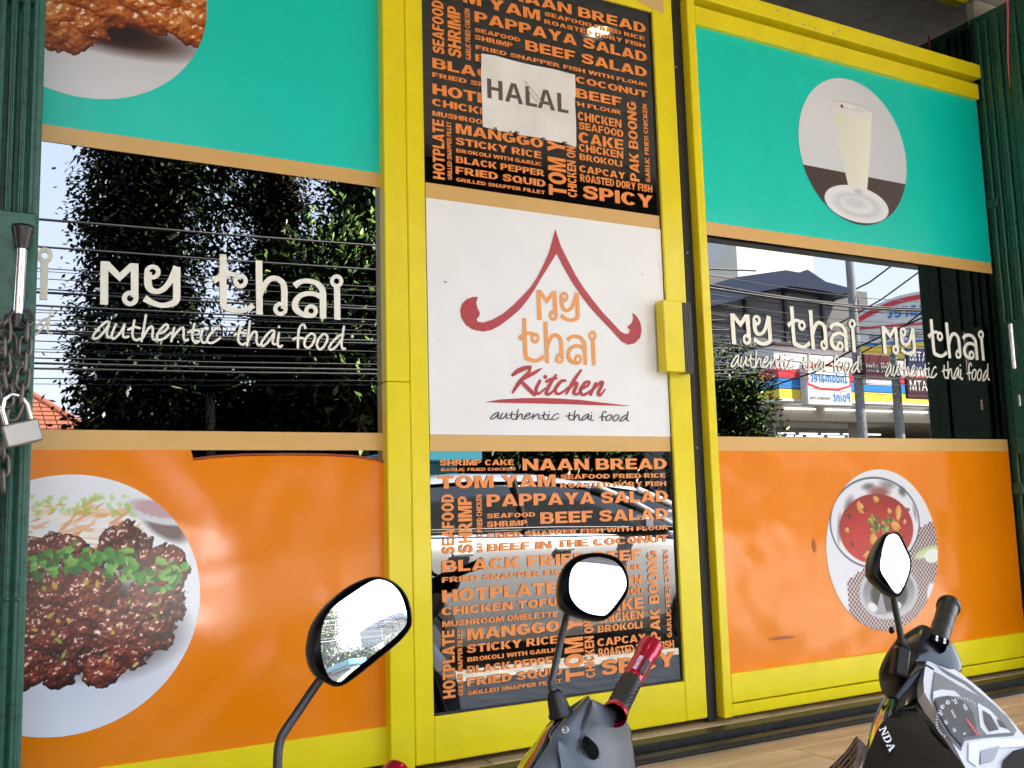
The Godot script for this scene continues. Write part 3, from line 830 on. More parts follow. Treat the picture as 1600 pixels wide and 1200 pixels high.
func trunk(path: Array, r0: float, r1: float, parent: Node, called := "trunk") -> void:
	var rr = []
	for k in path.size(): rr.append(lerpf(r0, r1, float(k) / (path.size() - 1)))
	var mb = MB.new()
	mb.tube(path, rr, 9)
	obj(called, mb, grain(mat("bark", lin(0.1, 0.075, 0.05), 0.95), noise_tex(0.06, 4, grey_ramp(0.5, 1.0)), 1.5), parent)
func tree(called: String, label: String, at: Vector3, h: float, blobs: Array, count: int, size: float, cols: Array, r := 0.2, hang := 0.0, aspect := 0.5, group := "") -> void:
	var t = thing(called, label, called.replace("_", " ").split(" ")[-1], group)
	trunk([at, at + Vector3(0.05, h * 0.3, 0.02), at + Vector3(-0.06, h * 0.65, 0.05), at + Vector3(0.04, h, 0)], r, r * 0.35, t)
	for k in mini(blobs.size(), 5):
		var e: Vector3 = blobs[k][0]
		var s = at + Vector3(0, clampf(e.y - 0.9 - at.y, 0.2, h), 0)
		trunk([s, s.lerp(e, 0.5) + Vector3(0, 0.12, 0), e], r * 0.35, r * 0.1, t, "limb")
	obj("crown", foliage(blobs, count, size, cols, hang, aspect), leaf_mat(), t)
	var inner = []
	for b in blobs: inner.append([b[0] + Vector3(0, 0, 0.15), b[1] * 0.62])
	obj("inner_foliage", foliage(inner, count / 3, minf(size * 1.7, 0.2), cols, hang, 0.6, 0.5), leaf_mat(), t)

func build_plants() -> void:
	var dark = [Color(0.03, 0.05, 0.018), Color(0.022, 0.038, 0.014), Color(0.045, 0.07, 0.024)]
	var mid = [Color(0.06, 0.115, 0.028), Color(0.09, 0.16, 0.04), Color(0.045, 0.085, 0.02)]
	var light = [Color(0.15, 0.27, 0.055), Color(0.22, 0.36, 0.09), Color(0.1, 0.19, 0.04)]
	var brown = [Color(0.08, 0.05, 0.03), Color(0.05, 0.055, 0.022), Color(0.1, 0.06, 0.035)]
	# big dark tree hung with creepers
	var bl = []
	for k in 9: bl.append([Vector3(2.0 + 0.12 * sin(k * 2.1), 1.6 + k * 0.8, 13.2 + 0.2 * cos(k * 1.7)), Vector3(0.95, 0.75, 0.9)])
	for e in [[3.0, 7.0, 0.65], [3.3, 6.2, 0.5], [1.5, 7.6, 0.9], [3.7, 7.9, 0.8], [2.6, 8.5, 1.2], [3.25, 5.4, 0.4], [1.3, 5.9, 0.3], [1.3, 4.6, 0.3]]: bl.append([Vector3(e[0], e[1], 13.2), Vector3(e[2], e[2] * 0.7, e[2])])
	tree("creeper_tree", "tall dark tree hung with creepers across the road", Vector3(2.1, 0, 13.3), 8.5, bl, 52000, 0.1, dark, 0.35, 0.7, 0.5, "trees across the road")
	bl = []
	for k in 8: bl.append([Vector3(4.12 + 0.1 * sin(k * 1.9), 3.9 + k * 0.5, 13.6), Vector3(0.36 + 0.06 * sin(k * 3.0), 0.42, 0.36)])
	tree("creeper_tree", "slim trunk wrapped in brownish creeper leaves across the road", Vector3(4.12, 0, 13.6), 7.4, bl, 15000, 0.09, brown, 0.2, 0.5, 0.5, "trees across the road")
	tree("leafy_tree", "bright green broad leaved tree growing across the road", Vector3(5.3, 0, 12.6), 4.6, [[Vector3(4.6, 4.9, 12.3), Vector3(0.7, 0.45, 0.7)], [Vector3(5.2, 5.05, 12.3), Vector3(0.7, 0.65, 0.7)], [Vector3(4.7, 4.3, 12.2), Vector3(0.6, 0.5, 0.6)], [Vector3(5.3, 4.2, 12.2), Vector3(0.8, 0.7, 0.7)], [Vector3(5.2, 3.4, 12.2), Vector3(0.8, 0.5, 0.6)], [Vector3(6.3, 4.6, 12.8), Vector3(0.9, 1.0, 0.8)]], 15000, 0.2, light + light + mid, 0.12, 0.1, 0.36, "trees across the road")
	tree("leafy_tree", "dark tall crown rising behind the bright green tree", Vector3(6.6, 0, 15.0), 8.0, [[Vector3(6.4, 7.4, 15.0), Vector3(0.8, 1.5, 1.0)], [Vector3(7.2, 6.0, 15.0), Vector3(1.1, 1.4, 1.0)], [Vector3(6.2, 6.2, 15.0), Vector3(0.6, 0.8, 0.6)]], 16000, 0.13, dark + mid, 0.2, 0.3, 0.5, "trees across the road")
	for k in range(1, 8):
		var x = 0.85 + k * 1.35
		tree("garden_shrub", ["dark shrub in front of the red tiled house", "dark shrub at the foot of the creeper tree", "dark shrub behind the fan palm", "leafy shrub under the slim brown leaved trunk", "leafy shrub under the bright green tree", "leafy shrub next to the bright green tree", "leafy shrub midway between green tree and store bush", "last leafy shrub before the store bush"][k], Vector3(x, 0.0, 13.6 + 0.3 * sin(k * 2.0)), 1.6, [[Vector3(x, 1.5, 13.6), Vector3(0.95, 1.2, 0.8)], [Vector3(x + 0.4, 2.7, 14.0), Vector3(0.9, 0.8, 0.7)], [Vector3(x - 0.3, 3.5 if k > 1 and k < 5 else 2.3, 14.3), Vector3(0.8, 0.7, 0.6)]], 8000, 0.16, dark + (mid if k > 2 else dark), 0.07, 0.2, 0.42, "shrubs along the far pavement")
	var gw = MB.new()
	gw.box(Vector3(1.6, 0, 16.2), Vector3(13.5, 3.1, 16.45), 0.02)
	single("gap_backing_wall", gw, grain(mat("gap_backing_dark", lin(0.09, 0.085, 0.06), 0.95), noise_tex(0.03, 5, grey_ramp(0.4, 1.0)), 0.6), "dark wall added behind the shrubs to close the sky gaps", "wall")  # added dark backing, stops bright sky showing between the shrubs
	# fan palm
	var fp = RV(322, 585, 12.4)
	var pt = thing("fan_palm", "small fan palm with pale ribbed leaves under the creeper tree", "palm")
	trunk([Vector3(fp.x + 0.2, 0, 12.7), Vector3(fp.x + 0.15, 1.5, 12.7), Vector3(fp.x + 0.1, fp.y - 0.3, 12.6)], 0.1, 0.07, pt)
	for q in [[0.0, 0.0, -0.4], [0.75, 0.05, 0.9], [-0.8, -0.3, 2.4], [0.3, 0.5, 1.5], [1.3, 0.1, 0.4]]:
		var mb = MB.new()
		mb.col = Color(0.14, 0.17, 0.07)
		var c = fp + Vector3(q[0] * 0.7, q[1] * 0.6, 0)
		for k in 22:
			var a: float = q[2] - 1.35 + 2.7 * k / 21.0
			var dv = Vector3(cos(a), sin(a) * 0.8, -0.25 + 0.08 * (k % 2)).normalized()
			leaf_mesh(mb, c, Vector3(0, 0.25, -1).normalized(), dv, 0.52 * rng.randf_range(0.85, 1.05), 0.05)
		mb.tube([Vector3(fp.x + 0.1, fp.y - 0.3, 12.6), c], 0.012, 5)
		obj("fan_leaf", mb, leaf_mat(), pt)
	# bush before the convenience store
	var sb = RV(1150, 640, 15.0)
	tree("store_bush", "light green bush at the corner of the convenience store", Vector3(sb.x - 0.2, 0, 15.0), 2.0, [[Vector3(sb.x - 0.3, 3.3, 15.0), Vector3(1.0, 1.4, 0.8)], [Vector3(sb.x - 0.5, 1.7, 15.0), Vector3(1.2, 1.2, 0.8)], [Vector3(sb.x + 0.5, 2.2, 15.2), Vector3(0.8, 0.9, 0.7)]], 20000, 0.11, light + light + mid, 0.08, 0.1, 0.45)

# ---------------------------------------------------------------- far side: house, store, kiosk, poles, cables
func build_far() -> void:
	var tile = grain(mat("roof_tile", lin(0.5, 0.15, 0.075), 0.8), noise_tex(0.06, 4, grey_ramp(0.55, 1.0)), 1.3)
	var h = thing("tiled_house", "house with red tiled roof behind the garden", "house")
	var a = RV(52, 598, 20.0)
	var mb = MB.new()
	mb.box(Vector3(-7, 0, 20.6), Vector3(a.x + 1.6, a.y - 1.6, 27), 0.01)
	obj("wall", mb, mat("house_wall", lin(0.6, 0.56, 0.5), 0.9), h)
	mb = MB.new()
	var ridge = Vector3(a.x, a.y, 22.5)
	var rs = [Vector3(-7.5, a.y - 1.9, 19.8), Vector3(a.x + 2.4, a.y - 1.9, 19.8), ridge, Vector3(-7.5, a.y, 22.5)]
	mb.quad(rs[0], rs[1], rs[2], rs[3])
	mb.tri(rs[1], Vector3(a.x + 2.4, a.y - 1.9, 25.2), ridge)
	mb.quad(Vector3(a.x + 2.4, a.y - 1.9, 25.2), Vector3(-7.5, a.y - 1.9, 25.2), rs[3], ridge)
	var rf = obj("roof", mb, tile, h)
	mb = MB.new()
	for r in 17:
		var f = r / 17.0
		var y: float = lerpf(a.y - 1.9, a.y, f)
		var z: float = lerpf(19.8, 22.5, f)
		var xr: float = lerpf(a.x + 2.4, a.x, f)
		var x = xr - 0.1
		while x > -2.5:
			mb.box(Vector3(-0.11, -0.012, -0.1), Vector3(0.11, 0.018, 0.09), 0.004, Transform3D(Basis(Vector3(1, 0, 0), -0.5) * Basis(Vector3(0, 1, 0), rng.randf_range(-0.05, 0.05)), Vector3(x + (0.12 if r % 2 else 0.0), y + 0.07, z)))
			x -= 0.235
	var tl = obj("roof_tiles", mb, tile, rf)
	tl.set_meta("kind", "stuff")
	mb = MB.new()
	mb.tube([rs[1] + Vector3(0, 0.06, 0), ridge + Vector3(0, 0.06, 0), rs[3] + Vector3(0, 0.06, 0)], 0.1, 8)
	obj("ridge_tiles", mb, tile, rf)

	# convenience store
	var s = thing("convenience_store", "white convenience store with red blue and yellow fascia", "store")
	var c0 = RV(1217, 690, 17.0)
	var x0 = c0.x
	var ytop = RV(1217, 540, 17.0).y
	var yf1 = RV(1217, 577, 17.0).y
	var yf0 = RV(1217, 625, 17.0).y
	var wh = grain(mat("store_white", lin(0.78, 0.78, 0.76), 0.8), noise_tex(0.03, 4, grey_ramp(0.9, 1.0)), 0.4)
	var beige = mat("store_beige", lin(0.42, 0.38, 0.32), 0.8)
	mb = MB.new(); mb.box(Vector3(x0, yf1, 17.0), Vector3(x0 + 22, ytop, 30), 0.01)
	obj("parapet", mb, wh, s)
	mb = MB.new(); mb.box(Vector3(x0 - 0.02, ytop, 16.9), Vector3(x0 + 22, ytop + 0.09, 30.1), 0.01)
	obj("coping", mb, mat("dark_coping", lin(0.04, 0.04, 0.045), 0.6), s)
	var hb = (yf1 - yf0) / 3.0
	var bands = [mat("band_yellow", lin(0.85, 0.62, 0.06), 0.5), mat("band_blue", lin(0.02, 0.2, 0.55), 0.5), mat("band_red", lin(0.62, 0.03, 0.045), 0.5)]
	for k in 3:
		mb = MB.new(); mb.box(Vector3(x0 - 0.12, yf0 + k * hb + 0.01, 16.75), Vector3(x0 + 22, yf0 + (k + 1) * hb - 0.01, 30), 0.005)
		obj("fascia_band", mb, bands[k], s)
	mb = MB.new(); mb.box(Vector3(x0 - 0.14, yf0 - 0.06, 16.73), Vector3(x0 + 22, yf0 + 0.01, 30), 0.005)
	obj("fascia_edge", mb, wh, s)
	var yl = RV(1250, 655, 18.2).y
	mb = MB.new(); mb.box(Vector3(x0, yf0 - 0.5, 17.4), Vector3(x0 + 22, yf0 - 0.07, 30), 0.005)
	obj("soffit", mb, beige, s)
	for k in 8:
		mb = MB.new(); mb.box(Vector3(x0 + 0.6 + k * 1.55, yf0 - 0.2, 17.3), Vector3(x0 + 1.75 + k * 1.55, yf0 - 0.16, 17.36), 0.004)
		var tube = mat("store_tube", lin(1, 1, 1), 0.5)
		tube.emission_enabled = true; tube.emission = Color(1, 1, 1); tube.emission_energy_multiplier = 1.0
		obj("light_tube", mb, tube, s)
	mb = MB.new(); mb.box(Vector3(x0, 0.0, 22), Vector3(x0 + 22, yf0 - 0.5, 30), 0.005)
	obj("wall", mb, mat("store_inside", lin(0.12, 0.11, 0.1), 0.9), s)
	for k in 5:
		mb = MB.new(); mb.box(Vector3(x0 + 0.1 + k * 3.6, 0.0, 17.6), Vector3(x0 + 0.5 + k * 3.6, yf0 - 0.5, 18.0), 0.02)
		obj("column", mb, beige, s)
	for k in 18:
		var lx = x0 + 0.6 + (k % 6) * 0.9 + 0.3 * (k / 6)
		mb = MB.new(); mb.box(Vector3(lx, yf0 - 0.78, 18.6 + (k / 6) * 0.9), Vector3(lx + 0.7, yf0 - 0.74, 18.65 + (k / 6) * 0.9), 0.003, Transform3D(Basis(), Vector3.ZERO))
		obj("light_tube", mb, mats["store_tube"], s)
	for k in 6:
		mb = MB.new(); mb.box(Vector3(x0 + 0.5 + k * 3.0, 0.0, 18.3), Vector3(x0 + 3.3 + k * 3.0, 1.0, 18.34), 0.003)
		obj("glass_front", mb, mat("store_glass", lin(0.03, 0.035, 0.04), 0.05), s)
	var st = thing("store_sign", "white sign box with red hexagon outline on the fascia of the store", "sign")
	var q0 = RV(1262, 626, 16.5)
	var q1 = RV(1329, 580, 16.5)
	mb = MB.new(); mb.box(Vector3(q0.x, q0.y - 0.12, 16.5), Vector3(q1.x, q1.y + 0.16, 16.76), 0.03)
	var sg = obj("sign_box", mb, wh, st)
	sign_print(st, Rect2(q0.x, q0.y - 0.12, q1.x - q0.x, q1.y - q0.y + 0.28), 16.495)
	# neighbour behind the store: white block, dark blue roof, grey walls
	var nb = thing("neighbour_building", "tall white block with dark blue metal roof behind the store", "building")
	var w0 = RV(1152, 425, 26.0)
	var w1 = RV(1266, 340, 26.0)
	mb = MB.new(); mb.box(Vector3(w0.x, 0, 26), Vector3(w1.x, w1.y + 3.0, 32), 0.02)
	obj("white_wall", mb, wh, nb)
	mb = MB.new()
	var g0 = RV(1104, 450, 25.0)
	var g1 = RV(1149, 380, 25.0)
	mb.box(Vector3(g0.x - 0.3, 0, 25.0), Vector3(g1.x, g1.y - 1.6, 31), 0.02)
	obj("grey_wall", mb, mat("grey_render", lin(0.16, 0.18, 0.18), 0.9), nb)
	mb = MB.new()
	mb.quad(RV(1149, 370, 24.9), RV(1149, 445, 24.9), RV(1104, 445, 24.9), RV(1115, 420, 24.9))
	obj("gable", mb, mats["grey_render"], nb)
	mb = MB.new()
	var e0 = RV(1106, 465, 20.0)
	var e1 = RV(1250, 440, 20.0)
	var nr = []
	for q in [[1103, 480], [1103, 447], [1150, 433], [1228, 422], [1250, 426], [1262, 421], [1290, 440], [1332, 451], [1332, 463], [1275, 452], [1235, 447], [1190, 455], [1150, 470]]:
		var v = RV(q[0], q[1], 18.9)
		nr.append([v.x, v.y])
	prism(mb, nr, 18.9, 20.4)
	obj("blue_roof", mb, mat("navy_metal", lin(0.014, 0.022, 0.055), 0.4, 0.0), nb)
	mb = MB.new(); mb.box(Vector3(e0.x - 0.8, 0.5, 19.6), Vector3(e1.x + 2.6, e0.y + 0.62, 19.9), 0.02)
	obj("shed_wall", mb, mat("shed_grey", lin(0.16, 0.155, 0.15), 0.9), nb)
	for k in 6:
		mb = MB.new(); mb.box(Vector3(e0.x + 1.0 + k * 1.6, e0.y - 2.6, 19.5), Vector3(e0.x + 1.1 + k * 1.6, e0.y + 0.3, 19.58), 0.005)
		obj("steel_post", mb, mat("post_black", lin(0.02, 0.02, 0.02), 0.6), nb)
	# curved pylon sign
	var py = thing("pylon_sign", "curved white sign with red edge and yellow foot on a tall pole", "sign")
	var pc = RV(1405, 490, 13.0) + Vector3(0.55, 0, 0)
	var pw = 1.75
	var shape = []
	for k in 13:
		var tt = -1.0 + 2.0 * k / 12.0
		shape.append([pc.x + 0.5 + tt * pw, pc.y + 0.62 - 0.55 * tt * tt])
	shape.append([pc.x + 0.5 + pw, pc.y - 1.0]); shape.append([pc.x + 0.5 - pw, pc.y - 1.0])
	mb = MB.new()
	prism(mb, shape, 12.9, 13.2)
	obj("sign_box", mb, wh, py)
	mb = MB.new()
	var arcp = []
	for k in 13: arcp.append([shape[k][0], shape[k][1] - 0.14, 0.12])
	back_sheet(mb, stroke(arcp, 0.12), 12.885)
	back_sheet(mb, rect(pc.x + 0.5 - pw, pc.y - 0.2, pc.x + 0.5 + pw, pc.y - 0.14), 12.885)
	obj("red_edge", mb, bands[2], py)
	mb = MB.new(); back_sheet(mb, rect(pc.x + 0.5 - pw, pc.y - 0.98, pc.x + 0.5 + pw, pc.y - 0.62), 12.885)
	obj("yellow_foot", mb, bands[0], py)
	mb = MB.new(); back_sheet(mb, rect(pc.x + 0.5 - pw, pc.y - 0.61, pc.x + 0.5 + pw, pc.y - 0.56), 12.885)
	obj("blue_line", mb, bands[1], py)
	for e in [["Indomaret", -0.1, 0.12, 1.8, 0.36, bands[1]], ["Point", 0.9, -0.44, 0.85, 0.26, bands[1]], ["CONVENIENCE STORE", -0.55, -0.36, 1.2, 0.1, mats["shed_grey"]]]:
		var t = font_text(e[0], 700)
		mb = MB.new()
		back_sheet(mb, fit(mirrored(t), bounds(mirrored(t)), Rect2(pc.x + e[1] - 0.3, pc.y + e[2] - 0.1, e[3], e[4])), 12.88)
		obj("lettering", mb, e[5], py)
	var pv = Vector3(pc.x + 0.5, 0, 13.05)
	var pb2 = Basis(Vector3(0, 1, 0), deg_to_rad(48.0))
	py.transform = Transform3D(pb2, pv - pb2 * pv)
	# poles with small bank signs
	var grey = grain(mat("pole_grey", lin(0.34, 0.35, 0.35), 0.7), noise_tex(0.03, 4, grey_ramp(0.7, 1.0)), 0.8)
	for k in 2:
		var px: float = [1346.0, 1405.0][k]
		var p = RV(px, 660, 9.0)
		mb = MB.new(); mb.tube([Vector3(p.x, 0, 9.0), Vector3(p.x, 3.0, 9.0), Vector3(p.x - 0.02, [9.0, 3.6][k], 9.0)], [0.085, 0.075, 0.06], 14)
		var pole = thing("utility_pole", ["grey utility pole carrying the red bank sign", "grey utility pole carrying the dark bank panels"][k], "pole", "utility poles at the road edge")
		obj("shaft", mb, grey, pole)
		mb = MB.new(); mb.lathe([[0.0, 0.09], [0.05, 0.09]], Vector3(p.x, 3.2, 9.0), Vector3(0, 1, 0), 14)
		obj("clamp", mb, mats["post_black"], pole)
	var b0 = RV(1349, 592, 8.8)
	var b1 = RV(1386, 556, 8.8)
	var bs = thing("bank_sign", "dark red sign with white lettering on the utility pole", "sign")
	mb = MB.new(); mb.box(Vector3(b0.x, b0.y, 8.75), Vector3(b1.x, b1.y, 8.82), 0.01)
	obj("sign_box", mb, mat("bank_red", lin(0.1, 0.014, 0.014), 0.4), bs)
	mb = MB.new(); mb.box(Vector3(b0.x, b0.y - 0.1, 8.75), Vector3(b1.x, b0.y, 8.82), 0.005)
	obj("sign_foot", mb, wh, bs)
	mb = MB.new()
	var bt = mirrored(font_text("bii atm", 400))
	back_sheet(mb, fit(bt, bounds(bt), Rect2(b0.x + 0.03, b0.y + 0.12, (b1.x - b0.x) - 0.08, (b1.y - b0.y) * 0.4)), 8.746)
	obj("lettering", mb, wh, bs)
	for k in 2:
		var d0 = RV(1416, [577.0, 623.0][k], 8.7)
		var d1 = RV(1448, [546.0, 590.0][k], 8.7)
		var ds = thing("bank_placard", ["dark blue bank panel above the maroon one on the pole", "maroon bank panel below the dark blue one on the pole"][k], "sign")
		mb = MB.new(); mb.box(Vector3(d0.x, d0.y, 8.66), Vector3(d1.x, d1.y, 8.72), 0.01)
		obj("sign_box", mb, [mat("bank_blue", lin(0.015, 0.02, 0.07), 0.4), mat("bank_maroon", lin(0.06, 0.012, 0.012), 0.4)][k], ds)
		mb = MB.new()
		var at = mirrored(font_text(["ATM", "ATM"][k], 400))
		back_sheet(mb, fit(at, bounds(at), Rect2(d0.x + 0.06, d0.y + 0.14, (d1.x - d0.x) - 0.12, (d1.y - d0.y) * 0.45)), 8.656)
		obj("lettering", mb, wh, ds)
	# teal kiosk
	var kk = thing("roadside_kiosk", "small kiosk with teal roof and orange counter", "kiosk")
	var k0 = RV(676, 720, 6.4)
	mb = MB.new(); mb.box(Vector3(k0.x - 0.32, k0.y - 0.02, 6.0), Vector3(k0.x + 0.34, k0.y + 0.1, 7.4), 0.01)
	obj("roof", mb, mat("kiosk_teal", lin(0.03, 0.2, 0.26), 0.5), kk)
	mb = MB.new(); mb.box(Vector3(k0.x - 0.22, k0.y - 0.32, 6.3), Vector3(k0.x + 0.22, k0.y - 0.02, 7.3), 0.01)
	obj("wall", mb, mats["kiosk_teal"], kk)
	mb = MB.new(); mb.box(Vector3(k0.x - 0.22, 0.0, 6.3), Vector3(k0.x + 0.22, k0.y - 0.32, 7.3), 0.01)
	obj("counter", mb, mat("kiosk_orange", lin(0.45, 0.1, 0.03), 0.6), kk)
	# cables
	var wire = mat("cable_black", lin(0.008, 0.008, 0.009), 0.5)
	var n = 0
	for y in [338, 381, 415, 419, 431, 447, 452, 473, 480, 484, 496, 503, 512, 516, 528, 541, 546, 555, 563, 571, 587, 596]:
		var z = 8.4 + 0.9 * fmod(n * 0.37, 1.0)
		var l = RV(60, y, z)
		var wob = rng.randf_range(-0.25, 0.25)
		var pts = []
		for k in 13:
			var t = k / 12.0
			pts.append(Vector3(lerpf(-14, 10.2, t), l.y + wob * 0.25 * (t - 0.58) * 2.0 + 0.35 * (pow(2.0 * (t - 0.45), 2.0)) - 0.06, z + (0.25 if t > 0.9 else 0.0)))
		mb = MB.new(); mb.tube(pts, [0.014, 0.012, 0.006, 0.004, 0.005, 0.008][n % 6], 5, false)
		single("overhead_cable", mb, wire, "thin black cable strung along the road", "cable", "overhead cables along the road")
		n += 1
	for k in 20:
		var ya = 4.7 - k * 0.085 + rng.randf_range(-0.03, 0.03)
		var yb: float = (5.3 - k * 0.1) + rng.randf_range(-0.15, 0.15)
		if k < 2: ya = [4.5, 4.35][k]; yb = [5.0, 4.95][k]
		var z = 8.45 + 0.5 * rng.randf()
		var pts = []
		for j in 12:
			var t = j / 11.0
			pts.append(Vector3(lerpf(8.6, 19.0, t), lerpf(ya, yb, t) - 0.35 * sin(PI * t), z))
		mb = MB.new(); mb.tube(pts, 0.018 if k < 2 else rng.randf_range(0.004, 0.01), 5, false)
		single("overhead_cable", mb, wire, "thin black cable strung along the road", "cable", "overhead cables along the road")
	for e in [[1300, 470, 1420, 395], [1285, 520, 1470, 400], [1330, 560, 1450, 480], [1215, 600, 1335, 545]]:
		var p = RV(e[0], e[1], 9.5)
		var q = RV(e[2], e[3], 8.0)
		mb = MB.new(); mb.tube([p, p.lerp(q, 0.5) - Vector3(0, 0.08, 0), q, q + (q - p) * 0.8], 0.014, 5, false)
		single("service_cable", mb, wire, "slanting black service cable near the utility poles", "cable", "service cables at the poles")
func mirrored(t: PackedVector2Array) -> PackedVector2Array:          # signs that face the shop, seen from behind in these axes
	var o = PackedVector2Array()
	for p in t: o.append(Vector2(-p.x, p.y))
	return o
func back_sheet(mb: MB, t: PackedVector2Array, z: float) -> void:       # flat shapes that face the shop
	for k in range(0, t.size() - 2, 3):
		var a = t[k]
		var b = t[k + 1]
		var c = t[k + 2]
		if (b - a).cross(c - a) < 0.0: mb.tri(Vector3(a.x, a.y, z), Vector3(b.x, b.y, z), Vector3(c.x, c.y, z))
		else: mb.tri(Vector3(a.x, a.y, z), Vector3(c.x, c.y, z), Vector3(b.x, b.y, z))
func prism(mb: MB, shape: Array, z0: float, z1: float) -> void:
	var t = poly(shape)
	back_sheet(mb, t, z0)
	sheet(mb, t, z1)
	for k in shape.size():
		var a: Array = shape[k]
		var b: Array = shape[(k + 1) % shape.size()]
		mb.quad(Vector3(a[0], a[1], z0), Vector3(b[0], b[1], z0), Vector3(b[0], b[1], z1), Vector3(a[0], a[1], z1))
func sign_print(st: Node, r: Rect2, z: float) -> void:
	var red: Material = mats["band_red"]
	var c = r.get_center()
	var w = r.size.x
	var h = r.size.y
	var y0 = r.position.y
	var hex = [[0.03, 0.62], [0.03, 0.88], [0.3, 0.97], [0.7, 0.97], [0.97, 0.88], [0.97, 0.5], [0.7, 0.4], [0.3, 0.4], [0.03, 0.5], [0.03, 0.62]]
	var p = []
	for q in hex: p.append([r.position.x + q[0] * w, y0 + q[1] * h])
	var mb = MB.new()
	back_sheet(mb, stroke(p, h * 0.055, false), z)
	obj("red_outline", mb, red, st)
	for e in [["Indomaret", 0.1, 0.55, 0.8, 0.26, "band_blue"], ["Point", 0.56, 0.1, 0.38, 0.24, "band_blue"], ["CONVENIENCE STORE", 0.05, 0.14, 0.46, 0.07, "shed_grey2"]]:
		var t = mirrored(font_text(e[0], 700))
		mb = MB.new()
		back_sheet(mb, fit(t, bounds(t), Rect2(r.position.x + e[1] * w, y0 + e[2] * h, e[3] * w, e[4] * h)), z - 0.002)
		obj("lettering", mb, mat(e[5], lin(0.1, 0.1, 0.1), 0.7), st)

